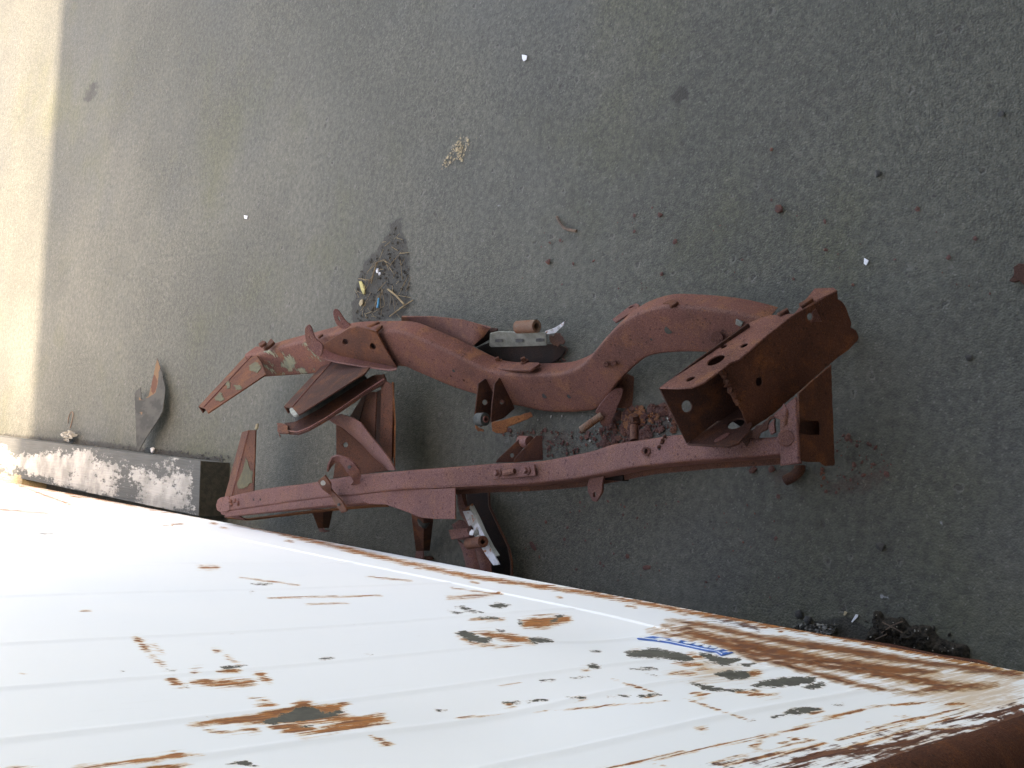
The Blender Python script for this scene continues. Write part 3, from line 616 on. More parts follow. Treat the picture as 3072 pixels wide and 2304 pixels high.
# ------------------------------------------------------------------ timber beam and block under the body
bz = .10
e0 = P(cL(1330, 1068)[0], bz); e1 = P(cL(1318, 1432)[0], bz); f0 = P(cL(0, 905)[0], bz); f1 = P(cL(0, 1122)[0], bz)
d0 = (f0-e0)/np.linalg.norm(f0-e0); L_ = 2.6
wdir = (e1-e0); 
me = grid('timber_beam', np.linspace(0, L_, 160), np.linspace(0, 1, 26), lambda a, b: e0+a[:, None]*d0+b[:, None]*wdir*(1-.03*a[:, None])+np.stack([0*a, 0*a, .0012*np.sin(a*40)*np.sin(b*9)], 1))
bm = bmesh.new(); bm.from_mesh(me)
ex = bmesh.ops.extrude_face_region(bm, geom=bm.faces[:]); vs = [v for v in ex['geom'] if isinstance(v, bmesh.types.BMVert)]
for v in vs: v.co.z = 0.0
bmesh.ops.recalc_face_normals(bm, faces=bm.faces); bm.to_mesh(me); bm.free()
beam = link('timber_beam', me, M['beam'], None, None, 40)
tag(beam, 'square timber beam with chipped white paint lying beside the white truck body', 'timber beam')
mask(beam, 'flake', [(cL(-200, 880, 0, 945, 200, 985, 640, 1020, 820, 1075, 1000, 1120, 1270, 1150, 1290, 1420, 1000, 1390, 860, 1340, 840, 1100, 810, 1100, 790, 1330, 480, 1260, 460, 1150, 440, 1250, 200, 1180, 0, 1110, -200, 1080), 30)])
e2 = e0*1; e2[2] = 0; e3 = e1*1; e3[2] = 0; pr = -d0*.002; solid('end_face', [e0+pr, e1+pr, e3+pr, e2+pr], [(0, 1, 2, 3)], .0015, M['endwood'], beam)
me = box_mesh('support_block', tuple(P(cL(150, 1165)[0], .1)*np.array([1, 1, 0])-np.array([.13, 0, 0])), tuple(P(cL(150, 1165)[0], .1)+np.array([.0, .32, 0])))
tag(link('support_block', me, M['wood'], None), 'small pale wood block wedged between timber beam and truck body', 'wood block')

# ------------------------------------------------------------------ chassis half lying on its side (upper in the photo)
th, al = math.radians(-2), math.radians(50)
A = np.array([math.sin(th), math.cos(th), 0]); Lh = np.array([-math.cos(th), math.sin(th), 0]); ZZ = np.array([0, 0, 1.])
Ln = math.cos(al)*Lh+math.sin(al)*ZZ; Un = math.cos(al)*ZZ-math.sin(al)*Lh
Q = P(cV(1250, 895)[0], .012)
rootA = empty('chassis_rail', (Q[0], Q[1], 0), 'rusty chassis half rolled on its side, with open box crossmember and two tapered outriggers', 'chassis rail', 'halves of a cut chassis')
def web(px, off=0.0): return PL(px, Q+Ln*off, Ln)
ridge = cA(575, 680, 690, 672, 860, 618, 1150, 545, 1500, 462)+cB(95, 292, 330, 302, 560, 390, 800, 500, 1000, 600, 1150, 668, 1300, 694, 1500, 708, 1780, 703, 1900, 678)+cC(180, 1075, 320, 920, 420, 800, 560, 655, 700, 560, 850, 490, 1060, 440, 1300, 445, 1500, 460, 1750, 490, 2000, 540, 2212, 600)
lower = cA(690, 905, 790, 893, 1000, 880, 1260, 860, 1600, 815)+cB(310, 635, 450, 680, 640, 760, 830, 840, 1040, 905, 1250, 980, 1480, 1022, 1650, 1060, 1850, 1075, 2040, 1066)+cC(330, 1580, 450, 1440, 550, 1300, 700, 1150, 800, 1062, 900, 1002, 1050, 970, 1250, 955, 1450, 955, 1650, 965, 1900, 1010)
NS = 150
Tp = resample([web(p) for p in catmull(ridge, 4, False)], NS); Bp = resample([web(p) for p in catmull(lower, 4, False)], NS)
# match stations by projecting on the rail's length
sT = Tp@A; sB = Bp@A
FW = .052
side = boxrail('side_member', list(Tp), list(Bp), -Ln*FW, .008, M['rail'], rootA)
M['holegrey'] = plain_mat('grey_behind_hole', (.07, .068, .058), (.05, .048, .042), 90, .9, .3)
for p, r, m_ in ((cB(1690, 905)[0], .0062, 'stone'), (cB(1922, 910)[0], .0052, 'stone'), (cB(828, 668)[0], .004, 'stone'), (cC(30, 1435)[0], .0045, 'stone'), (cC(1130, 695)[0], .0085, 'holegrey'), (cC(938, 803)[0], .0026, 'stone'), (cB(800, 720)[0], .0026, 'dark'), (cB(925, 760)[0], .003, 'dark')):
    rod('bolt_hole', web(p, -.006), web(p, .0006), r, M[m_], rootA, k=16)
mask(side, 'flake', [(a, 7) for a in [cA(765, 645, 830, 640, 890, 690, 860, 690), cA(900, 625, 950, 630, 960, 670), cA(945, 735, 960, 700, 1000, 670, 1080, 745, 1060, 770, 1020, 840, 990, 820, 920, 770), cA(1120, 575, 1170, 560, 1230, 640, 1290, 720, 1330, 745, 1250, 700, 1160, 600), cA(760, 780, 800, 775, 880, 860, 840, 840), cA(1070, 820, 1130, 795, 1175, 860, 1130, 870), cA(1180, 700, 1210, 690, 1210, 720), cA(920, 850, 960, 860, 940, 880), cA(1200, 790, 1235, 800, 1230, 840), cA(800, 740, 850, 780, 870, 830)]])
# gusset plate with rolled lip, two ears
plate('gusset_plate', cA(1310, 590, 1560, 430, 1640, 412, 1830, 470, 1900, 600, 2025, 800, 1900, 770, 1700, 730, 1500, 690, 1400, 655, 1330, 610), Q+Ln*.016, Ln, .005, M['stub'], rootA, [ell(*cA(1535, 556)[0], 8.5, 9.5, 20), ell(*cA(1795, 600)[0], 10.5, 8, 60)])
ribbon('rolled_lip', [web(p, .016) for p in cA(1308, 588, 1330, 612, 1400, 655, 1500, 690, 1700, 730, 1900, 770, 2026, 800)], [web(p, .045) for p in cA(1165, 590, 1240, 665, 1310, 705, 1450, 740, 1700, 782, 1960, 816, 2024, 802)], .004, M['rail2'], rootA, curve=Ln*.006)
plate('mounting_ear', cA(1150, 450, 1165, 408, 1190, 393, 1215, 425, 1250, 520, 1320, 590, 1300, 690, 1235, 655, 1165, 570), Q+Ln*.044, Ln*.6+A*-.35+ZZ*.3, .004, M['rail2'], rootA, [ell(*cA(1203, 516)[0], 2.6, 7.5, -30)], smooth_outline=4)
plate('mounting_ear', cA(1422, 258, 1440, 243, 1475, 262, 1535, 350, 1585, 398, 1515, 436, 1450, 385, 1420, 300), Q+Ln*.004, Ln*.5-A*.5+ZZ*.3, .004, M['rail2'], rootA, [ell(*cA(1476, 336)[0], 2.6, 8, -20)], smooth_outline=4)
for pts in (cA(708, 575, 750, 540, 780, 548, 775, 565, 730, 590), cA(755, 618, 830, 520, 860, 550, 830, 580, 780, 615)):
    plate('clip', pts, web(pts[0])+Un*.012, Un, .008, M['brown'], rootA)
for pts in (cA(1265, 500, 1315, 472, 1318, 482, 1275, 510), cA(1815, 440, 1865, 385, 1885, 395, 1830, 450), cA(1735, 395, 1850, 350, 1855, 362, 1760, 400)):
    plate('weld_tab', pts, web(pts[0])+Un*.006, Un, .006, M['brown'], rootA)
# outriggers: pressed channels pointing in and up
def outrigger(face, strip, mat, d=.012):
    q = web(face[1]); f = plate('outrigger', face, q, Un, .004, mat, rootA)
    u = [PL(strip[0], q, Un)-Un*.004, PL(strip[1], q, Un)-Un*.004, PL(strip[2], q-Un*d, Un), PL(strip[3], q-Un*d, Un)]
    solid('outrigger_flange', u, [(0, 1, 2, 3)], .003, mat, f)
    solid('outrigger_flange', [u[3], u[2], u[2]-Un*.022, u[3]-Un*.022], [(0, 1, 2, 3)], .003, M['brown'], f)
    a_ = [PL(p, q, Un) for p in (face[0], face[1])]
    link('lit_edge', rod_mesh('lit_edge', a_[0]+Un*.0005, a_[1]+Un*.0005, .0022, k=6), M['rail2'], f, None, 60)  # paler rod added for the bright edge, highlight put into its colour
    return f
f = outrigger(cA(195, 1172, 645, 692, 690, 680, 740, 750, 782, 860, 230, 1228), cA(195, 1172, 645, 692, 592, 690, 150, 1165), M['stub'])
M['oldgreen'] = plain_mat('old_green_paint', (.078, .07, .036), (.055, .05, .03), 60, .8, .4)
qf = web(cA(645, 692)[0])+Un*.0015
for pts in (cA(300, 1080, 345, 1030, 370, 1070, 390, 1100, 350, 1120, 310, 1110), cA(480, 960, 540, 965, 560, 1000, 500, 1010), cA(620, 780, 690, 740, 740, 790, 700, 850, 640, 830), cA(400, 930, 430, 920, 440, 990, 410, 1000)): plate('paint_remnant', pts, qf, Un, .001, M['oldgreen'], f, bevel=.0001, jag=.002)
# finer mesh for its paint remains
f2 = outrigger(cA(1030, 1175, 1412, 740, 1500, 745, 1765, 795, 1722, 850, 1092, 1245), cA(1030, 1175, 1412, 740, 1360, 735, 960, 1165), M['dark'])
q2 = web(cA(1412, 740)[0])
plate('end_tab', cA(1005, 1190, 1045, 1165, 1085, 1240, 1040, 1250, 1010, 1215), q2-Un*.001+Ln*.0, Un, .006, M['zinc'], rootA)
q3 = q2-Un*.03
ribbon('rubber_pad', [PL(p, q3, Un) for p in cA(1040, 1262, 1250, 1165, 1480, 1010, 1700, 848)], [PL(p, q3-Un*.005, Un) for p in cA(1075, 1300, 1300, 1190, 1500, 1060, 1740, 900)], .012, M['rubber'], rootA, curve=Un*.006)
for pts in (cA(1250, 1140, 1360, 1072, 1366, 1082, 1256, 1150), cA(1405, 1045, 1535, 965, 1540, 975, 1412, 1055)):
    plate('shim', pts, q3+Un*.012, Un, .002, M['tube'], rootA)
ua = [PL(p, q3, Un) for p in cA(960, 1322, 1060, 1312, 1280, 1195, 1500, 1055, 1720, 915, 1800, 872, 1895, 862)]
ub = [PL(p, q3-Un*.01, Un) for p in cA(1000, 1415, 1090, 1425, 1180, 1392, 1360, 1290, 1550, 1160, 1740, 1030, 1912, 925)]
chan = ribbon('torn_channel', ua, ub, .004, M['dark'], rootA, n=40, curve=-Un*.012)
ribbon('channel_lip', [p+Un*.004 for p in ub], [p+Un*.004-(p2-p1)/np.linalg.norm(p2-p1)*.006 for p, p1, p2 in zip(ub, ua, ub)], .003, M['rail2'], chan, n=40)
plate('hooked_end', cA(885, 1322, 962, 1328, 985, 1345, 1000, 1416, 905, 1415, 918, 1455, 890, 1400), q3-Un*.004, Un, .004, M['stub'], rootA, jag=.0008)
plate('rust_flake', cA(1185, 1392, 1230, 1352, 1300, 1310, 1330, 1305, 1310, 1350, 1330, 1400, 1300, 1445, 1250, 1440, 1230, 1412), q3-Un*.02, Un+A*.4, .003, M['orange'], rootA, jag=.002)
# bushing bracket: two plates square to the rail, strap below
qa = web(cB(1130, 745)[0]); qb = web(cB(1262, 735)[0])
plate('bracket_plate', cB(1062, 790, 1128, 747, 1160, 760, 1212, 850, 1195, 1030, 1170, 1140, 1090, 1205, 1022, 1142), qa, A, .004, M['dark'], rootA, [ell(*cB(1124, 969)[0], 8, 8)])
plate('bracket_plate', cB(1216, 790, 1262, 736, 1330, 800, 1365, 915, 1405, 1030, 1300, 1120, 1180, 1162, 1192, 985), qb, A, .004, M['dark'], rootA, [ell(*cB(1285, 966)[0], 6.5, 7.5)])
b0 = PL(cB(1130, 1130)[0], qa-A*.03, A)
bush = rod('bushing', b0+A*.026, b0+A*.002, .0150, M['rubber'], rootA, hollow=.45, k=18)
rod('bushing_sleeve', b0+A*.024, b0-A*.001, .008, M['rail2'], bush, hollow=.6)
plate('strap', cB(1182, 1165, 1300, 1135, 1420, 1098, 1555, 1060, 1574, 1108, 1450, 1160, 1340, 1200, 1330, 1250, 1290, 1268, 1230, 1262, 1190, 1240), PL(cB(1182, 1165)[0], qb, A), -A*.7+ZZ*.75, .004, M['orange'], rootA, jag=.0006)
plate('strap', cB(1020, 1148, 1065, 1212, 1110, 1225, 1110, 1248, 1055, 1245, 1030, 1215), PL(cB(1020, 1148)[0], qa, A), -A*.7+ZZ*.75, .004, M['orange'], rootA, jag=.0005)
# bolted pad on the top flange
qp = web(cB(1300, 694)[0])+Un*.006
plate('bolted_pad', cB(1140, 622, 1280, 602, 1440, 588, 1628, 590, 1642, 602, 1545, 664, 1350, 656, 1170, 642), qp-Ln*.03, Un, .006, M['rail'], rootA)
for p in cB(1252, 588, 1498, 590): bolt(PL(p, qp-Ln*.03, Un), Un, .0072, .012, M['brown'], rootA, True)
qh = web(cC(1130, 440)[0])+Un*.004
plate('clip', cC(1062, 402, 1115, 372, 1180, 355, 1228, 382, 1200, 410, 1140, 438, 1120, 400), qh-Ln*.02, Un, .006, M['brown'], rootA)
plate('clip_tab', cC(505, 580, 700, 430, 770, 402, 800, 418, 800, 455, 690, 520, 540, 610), web(cC(560, 650)[0])-Ln*(FW+.002), Un, .004, M['rail2'], rootA, [ell(*cC(715, 445)[0], 2, 8.5, 60)])
for p in cC(430, 1085, 520, 1070): rod('stud', web(p, -.004), web(p, .012), .0055, M['rail'], rootA, k=8, r1=.005)
rod('stud', web(cC(1660, 790)[0], -.006), web(cC(1660, 790)[0], .014), .011, M['rail'], rootA, k=14)
# stud boss under the dip
qs = web(cG(455, 80)[0], -.012)
plate('stud_plate', cC(560, 1322, 660, 1180, 742, 1215, 766, 1310, 732, 1535, 640, 1565, 540, 1560), qs-ZZ*.03, np.array([0, -.6, .8]), .004, M['brown'], rootA)
plate('boss_plate', cG(345, 92, 400, 45, 462, 40, 460, 100, 420, 200, 365, 330, 350, 352, 318, 358, 282, 338, 262, 262, 240, 230), qs, np.array([-.35, -.55, .75]), .010, M['rail2'], rootA, smooth_outline=3)
s0 = PL(cG(295, 262)[0], qs, np.array([-.35, -.55, .75])); s1 = P(cG(118, 388)[0], s0[2]+.018)
rod('threaded_stud', s0, s1, .0075, M['tube'], rootA, rings=26, thread=.0009)
# open box crossmember at the near end
qT = web(cD(1000, 440)[0])+Un*.001
tf = lambda p: PL(p, qT, Un)
t_back0, t_back1 = tf(cD(215, 1003)[0]), tf(cD(1120, 400)[0])
top = cD(215, 1003, 560, 745, 800, 570, 960, 462, 1120, 400, 1330, 388, 1500, 178, 1660, 170, 1692, 194, 1500, 290, 1290, 428, 1100, 575, 880, 765, 800, 796, 720, 862, 650, 912, 580, 962, 480, 1000, 360, 1008)
crossm = plate('crossmember', top, qT, Un, .004, M['rail'], rootA, [ell(*cD(475, 928)[0], 14.5, 5, -27), ell(*cD(685, 772)[0], 29, 11, -28), ell(*cD(750, 660)[0], 10, 4, -28), ell(*cD(919, 650)[0], 11.5, 4.5, -28)], bevel=.0015)
Cd = t_back0-t_back1; Cd /= np.linalg.norm(Cd); nO = np.cross(Cd, Un); nO = nO if (EYE-t_back0)@nO > 0 else -nO
qO = tf(cD(1100, 575)[0])
plate('outer_face', cD(722, 878, 800, 800, 880, 765, 1100, 578, 1330, 400, 1692, 196, 1700, 270, 1735, 290, 1765, 335, 1800, 430, 1812, 470, 1805, 505, 1850, 530, 1882, 600, 1790, 690, 1640, 802, 1370, 1042, 1162, 1222, 968, 1357, 930, 1270, 880, 1160, 850, 1140, 800, 1040, 770, 960, 735, 920), qO, nO, .004, M['brown'], crossm, [ell(*cD(1047, 955)[0], 10, 13.5), ell(*cD(1468, 415)[0], 8.5, 11)], bevel=.0012, jag=.0004)
plate('inner_patch', cD(1515, 345, 1567, 456, 1472, 462, 1490, 420, 1485, 385), qO+nO*.0025, nO, .003, M['rail2'], crossm)
hgt = (tf(cD(215, 1003)[0])-PL(cD(445, 1470)[0], t_back0, nO))
qBk = t_back0
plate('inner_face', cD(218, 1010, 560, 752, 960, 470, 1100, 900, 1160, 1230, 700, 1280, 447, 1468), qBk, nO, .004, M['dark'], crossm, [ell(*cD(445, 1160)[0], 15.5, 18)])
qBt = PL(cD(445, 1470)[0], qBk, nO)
plate('lower_face', cD(446, 1470, 620, 1482, 780, 1490, 870, 1462, 962, 1362, 985, 1310, 940, 1150, 800, 1100, 650, 1260), qBt, Un, .004, M['dark'], crossm, [ell(*cD(850, 1300)[0], 27, 14, -20)])  # darker rust inside the box, its shade painted into the colour
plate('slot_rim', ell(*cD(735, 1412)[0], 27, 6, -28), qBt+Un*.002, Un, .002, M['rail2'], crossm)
plate('inner_shade_plate', cD(560, 960, 760, 870, 990, 1330, 960, 1370, 760, 1250), qBk*.45+qO*.55+Cd*-.12, nO+Cd*.6, .004, M['recess_shade'], crossm)  # added plate, near-black for the shade inside the box
plate('torn_edge_shade', cD(895, 1442, 965, 1362, 1080, 1290, 1160, 1236, 1170, 1262, 1120, 1290, 1110, 1350, 1050, 1380, 1030, 1430, 990, 1420, 935, 1492, 915, 1462), P(cD(1000, 1400)[0], .178), ZZ, .004, M['dark'], crossm, jag=.0016)  # jagged rust edge, with deep shadow painted in as a dark plate
for i in range(9):       # lumpy weld along the cut edge
    s = i/8; p = np.array(cD(725, 885)[0])*(1-s)+np.array(cD(858, 1140)[0])*s+np.array([5, 0])+NP.normal(0, 2, 2)
    me = pebble_mesh('weld_bead', PL(p, qO, nO)-np.array([0, 0, .004]), .007, .006, .006, NP.random()*3, i); link('weld_bead', me, M['brown'], crossm, None, 60)
for pts in (cD(1370, 305, 1470, 248, 1490, 262, 1395, 322), cD(1190, 385, 1275, 338, 1285, 352, 1215, 390)):
    plate('weld_tab', pts, qT+Un*.006, Un, .008, M['brown'], rootA)
plate('cut_plate', cD(850, 440, 910, 462, 890, 500, 845, 480), web(cD(870, 470)[0], .003), Ln, .004, M['zinc'], rootA, jag=.0006)
# spring hanger with white strip on the far flange
qo = web(cB(560, 390)[0])-Ln*FW-Un*.01
ribbon('hanger_arm', [P(p, .10) for p in cB(330, 160, 620, 158, 900, 187, 1050, 230, 1172, 268)], [P(p, .075) for p in cB(330, 215, 620, 330, 850, 430, 1000, 445, 1110, 348)], .004, M['rail'], rootA)
ribbon('hanger_web', [P(p, .060) for p in cB(1000, 425, 1110, 348, 1172, 275)], [P(p, .030) for p in cB(1040, 445, 1160, 380, 1225, 290)], .006, M['recess_shade'], rootA)
ribbon('hanger_floor', [P(p, .022) for p in cB(1040, 450, 1170, 400, 1450, 410, 1800, 420, 1880, 470)], [P(p, .012) for p in cB(1240, 560, 1450, 600, 1600, 610, 1760, 600, 1860, 520)], .006, M['recess_shade'], rootA)  # near-black sheet, shade of the recess behind the strip in its colour
strp = ribbon('zinc_strip', [P(p, .075) for p in cB(1168, 318, 1250, 302, 1450, 308, 1700, 312)], [P(p, .045) for p in cB(1162, 432, 1180, 446, 1450, 440, 1702, 430)], .003, M['zinc'], rootA)
for p in cB(1255, 386, 1450, 384, 1645, 381):
    c = P(p, .0612); plate('slot', [c+np.array([x, y, 0]) for x, y in ((.003, -.012), (.004, 0), (.003, .012), (-.003, .012), (-.004, 0), (-.003, -.012))], c+np.array([0, 0, .0012]), ZZ, .001, M['stone'], strp, bevel=.0001)
ribbon('flared_end', [P(p, z) for p, z in zip(cB(1690, 300, 1780, 268, 1872, 204), (.075, .082, .092))], [P(p, z) for p, z in zip(cB(1700, 325, 1790, 312, 1862, 240), (.07, .074, .088))], .003, M['chalk'], rootA)
plate('crumbling_rim', cB(1730, 330, 1830, 310, 1880, 385, 1865, 420, 1790, 430, 1740, 400), P(cB(1800, 380)[0], .03), ZZ, .003, M['dark'], rootA, jag=.003)
t0, t1 = P(cB(1430, 258)[0], .085), P(cB(1612, 248)[0], .085)
rod('spacer_tube', t0, t1, .0145, M['tube'], rootA, hollow=.55, k=16)
plate('seat_tab', cB(1155, 280, 1190, 262, 1235, 268, 1230, 290, 1170, 302), P(cB(1190, 280)[0], .085), ZZ, .006, M['dark'], rootA)

# ------------------------------------------------------------------ the other chassis half, upright (lower in the photo)
inner = cE(270, 912, 600, 840, 1000, 790, 1250, 745, 1530, 705, 1850, 675)+cF(150, 500, 560, 470, 900, 442, 1290, 424, 1600, 370, 1830, 320, 2000, 262, 2212, 228)+cG(700, 455, 940, 425, 1300, 440, 1640, 450, 1790, 430)
outer = cE(280, 1052, 560, 1012, 900, 962, 1220, 922, 1500, 900, 1860, 856)+cF(60, 690, 300, 687, 620, 667, 900, 657, 1300, 632, 1650, 592, 1900, 547, 2212, 482)+cG(800, 672, 1100, 642, 1400, 622, 1790, 593)
zx, zz = [600, 1000, 1200, 1450, 1650, 1800, 2000, 2400], [.215, .225, .215, .16, .125, .135, .165, .17]
def zr(x): return float(np.interp(x, zx, zz))
def R3(p, dz=0.0): return P(p, zr(p[0])+dz)
I3 = resample([R3(p) for p in catmull(inner, 4, False)], 130); O3 = resample([R3(p) for p in catmull(outer, 4, False)], 130)
rootB = empty('chassis_rail', (I3[65][0], I3[65][1], 0), 'rusty chassis half standing upright nearest the white truck body, with twisted strap and curled hook', 'chassis rail', 'halves of a cut chassis')
boxrail('side_member', list(I3), list(O3), -ZZ*.066, .006, M['rail2'], rootB, web=6)
for p, r in ((cG(775, 533)[0], .005), (cE(512, 945)[0], .003), (cE(575, 945)[0], .003)): rod('bolt_hole', R3(p, -.006), R3(p, .0006), r, M['stone'], rootB, k=12)
bo = [R3(p, -.088)+np.array([0, 0, 0]) for p in outer]
ribbon('lower_flange', [p+np.array([.004, 0, .004]) for p in O3-ZZ*.066], [p+np.array([-.010, 0, .004]) for p in O3-ZZ*.066], .003, M['brown'], rootB, n=90)
plate('end_cap', cE(150, 1000, 165, 945, 190, 925, 272, 908, 282, 1045, 245, 1056, 190, 1062, 160, 1045), R3(cE(200, 980)[0], .002), ZZ, .006, M['rail2'], rootB)
plate('end_cap', cE(190, 1045, 250, 1060, 350, 1090, 430, 1140, 360, 1130, 250, 1100, 200, 1085), R3(cE(250, 1070)[0], -.03), ZZ+np.array([-.5, 0, 0]), .005, M['rail2'], rootB)
for k_, p in enumerate(cE(302, 960, 340, 955, 372, 975, 305, 990)):
    me = pebble_mesh('weld_bead', R3(p, -.003), .006, .010, .006, k_, 30+k_); link('weld_bead', me, M['rail2'], rootB, None, 60)
# half-round stiffener beside the weld line, then the flat gusset
ribbon('stiffener', [R3(p, -.004) for p in cE(270, 1050, 560, 1012, 900, 962, 1220, 922, 1500, 900, 1720, 876)], [R3(p, -.045) for p in cE(300, 1098, 430, 1082, 800, 1052, 1050, 1032, 1200, 1017, 1600, 992, 1740, 985)], .004, M['rail2'], rootB, n=40, curve=np.array([-.012, 0, .016]))
ribbon('stiffener_lip', [R3(p, -.06) for p in cE(245, 1112, 460, 1130, 900, 1075, 1300, 1030, 1650, 1002, 1760, 1000)], [R3(p, -.075) for p in cE(260, 1125, 460, 1145, 900, 1092, 1300, 1048, 1650, 1018, 1790, 1012)], .003, M['orange'], rootB, n=30)
plate('gusset_plate', cE(1520, 899, 1700, 876, 1900, 850, 2212, 832)+cF(0, 690, 300, 686, 522, 674, 524, 972, 330, 970, 210, 960, 110, 930)+cE(2060, 1100, 1900, 1040, 1760, 992, 1600, 985, 1530, 950), R3(cF(200, 800)[0], -.003), ZZ+np.array([.0, -.14, 0]), .004, M['rail2'], rootB)
# pad and bolts
qp2 = R3(cF(1080, 530)[0], .005)
nn2 = ZZ+np.array([0, -.13, 0])
plate('bolted_pad', cF(880, 492, 1270, 452, 1284, 556, 1268, 560, 876, 594), qp2, nn2, .006, M['rail2'], rootB)
for p in cF(935, 535, 1208, 512): bolt(PL(p, qp2, nn2), ZZ, .0068, .011, M['rail2'], rootB, True)
rod('bolt', PL(cF(1000, 540)[0], qp2, nn2)+ZZ*.006, PL(cF(1105, 518)[0], qp2, nn2)+ZZ*.006, .006, M['rail'], rootB, k=8)
for p in cG(655, 562): rod('stud', R3(p, -.002), R3(p, .010), .008, M['rail2'], rootB, hollow=.6)
for i, p in enumerate(cG(800, 470, 820, 440, 795, 490, 770, 525)): link('weld_bead', pebble_mesh('weld_bead', R3(p, 0), .004, .004, .004, 0, 50+i), M['dark'], rootB, None, 60)
# twisted strap
a_ = cE(1115, 770, 1150, 838, 1192, 872, 1240, 905, 1270, 965, 1300, 1012, 1342, 1072); b_ = cE(1180, 716, 1238, 800, 1246, 858, 1285, 900, 1345, 962, 1388, 1040, 1392, 1058)
zs_ = [.050, .040, .03, .016, .012, .014, .018]; zs2 = [.066, .050, .026, .020, .026, .02, .014]
ribbon('twisted_strap', [R3(p, z) for p, z in zip(a_, zs_)], [R3(p, z) for p, z in zip(b_, zs2)], .004, M['stub'], rootB, n=26)
for p, dz, r in ((cE(1170, 786)[0], .054, .0062), (cE(1318, 992)[0], .0225, .0035)):
    c = R3(p, dz); rod('bolt_hole', c, c+np.array([0, -.0015, .0025]), r, M['pale'] if r > .005 else M['stone'], rootB, k=12)
# curled hook strap
ribbon('hook_strap', [R3(p, z) for p, z in zip(cE(1214, 682, 1222, 615, 1252, 545, 1300, 530, 1400, 556, 1468, 610, 1512, 672, 1526, 720, 1510, 792), (.065, .07, .074, .074, .068, .058, .04, .02, .002))],
       [R3(p, z) for p, z in zip(cE(1218, 680, 1246, 635, 1285, 592, 1322, 588, 1362, 632, 1395, 690, 1440, 740, 1455, 775, 1425, 806), (.05, .05, .054, .055, .054, .046, .03, .014, .001))], .004, M['rail2'], rootB, n=40)
c = R3(cE(1418, 636)[0], .060); rod('bolt_hole', c, c+np.array([0, -.002, .003]), .004, M['stone'], rootB, k=10)
# outrigger channel at the far end
zo = .19
f = plate('outrigger', cE(462, 284, 526, 286, 516, 600, 506, 884, 300, 905, 380, 600), P(cE(450, 600)[0], zo), ZZ, .004, M['stub'], rootB)
solid('outrigger_flange', [P(p, z) for p, z in zip(cE(460, 286, 300, 906, 232, 922, 398, 304), (zo-.004, zo-.004, zo-.014, zo-.014))], [(0, 1, 2, 3)], .004, M['brown'], f)
link('lit_edge', rod_mesh('lit_edge', P(cE(461, 288)[0], zo+.0005), P(cE(302, 903)[0], zo+.0005), .0022, k=6), M['rail2'], f, None, 60)  # edge highlight given as a paler rod
q_ = P(cE(450, 600)[0], zo+.0015)
plate('paint_remnant', cE(430, 545, 455, 600, 470, 650, 502, 690, 495, 780, 440, 830, 365, 842, 352, 800, 390, 700, 412, 640), q_, ZZ, .001, M['oldgreen'], f, bevel=.0001, jag=.0018)
plate('wood_sliver', cE(515, 275, 528, 228, 545, 222, 545, 262, 530, 285), P(cE(530, 260)[0], zo-.01), ZZ, .004, M['tanfoam'], rootB)
# deep gusset and crossmember stub towards the other half
plate('gusset_web', cE(1288, 228, 1340, 262, 1500, 392, 1660, 560, 1790, 670, 1260, 742, 1290, 525), P(cE(1290, 400)[0], .17), ZZ+np.array([.0, -.25, 0]), .004, M['brown'], rootB, [ell(*cE(1376, 424)[0], 8, 8)])
ribbon('gusset_lip', [P(p, .205) for p in cE(1235, 172, 1330, 132, 1440, 166, 1520, 212, 1600, 322, 1700, 440, 1800, 570, 1850, 665)], [P(p, .172) for p in cE(1284, 226, 1300, 240, 1345, 262, 1440, 340, 1530, 420, 1640, 540, 1730, 620, 1790, 672)], .004, M['rail2'], rootB, n=30, curve=ZZ*.010)
ribbon('crossmember_stub', [P(p, .15) for p in cA(1690, 1085, 1580, 1262)], [P(p, .155) for p in cA(1745, 1028, 1665, 1308)], .004, M['dark'], rootB)
plate('crossmember_stub', cA(1745, 1026, 1832, 1030, 1822, 1250, 1815, 1480, 1670, 1310), P(cA(1780, 1200)[0], .155), ZZ+np.array([0, -.1, 0]), .004, M['stub'], rootB)
plate('crossmember_stub', cA(1872, 962, 1930, 930, 1990, 968, 1978, 1400)+cE(1818, 640, 1760, 560)+cA(1862, 1500), P(cA(1920, 1200)[0], .145), ZZ+np.array([0, -.1, 0]), .004, M['brown'], rootB)
ribbon('crossmember_wall', [P(p, .145) for p in cA(1992, 935, 2014, 1300)+cE(1850, 640)], [P(p, .03) for p in cA(1992, 935, 2014, 1300)+cE(1850, 640)], .004, M['orange'], rootB)
ribbon('crossmember_base', [P(p, .06) for p in cA(1700, 1100, 1690, 1640)], [P(p, .06) for p in cA(1990, 940, 1985, 1650)], .004, M['dark'], rootB)
# bushing bracket on the inner side
yb = R3(cF(1085, 432)[0]); ya = R3(cF(912, 436)[0])
plate('bracket_plate', cF(905, 436, 925, 402, 1140, 202, 1185, 195, 1165, 300, 1092, 432), ya, np.array([0, -.75, .6]), .004, M['dark'], rootB, [ell(*cF(1062, 366)[0], 6.2, 6.6)])
plate('bracket_plate', cF(1082, 436, 1088, 392, 1290, 182, 1348, 178, 1356, 408), yb, np.array([0, -.75, .6]), .004, M['dark'], rootB)
c = PL(cF(1205, 240)[0], ya, np.array([0, -.75, .6])); rod('bushing', c+np.array([0, .02, 0]), c+np.array([0, -.012, .004]), .013, M['rail2'], rootB, k=16)
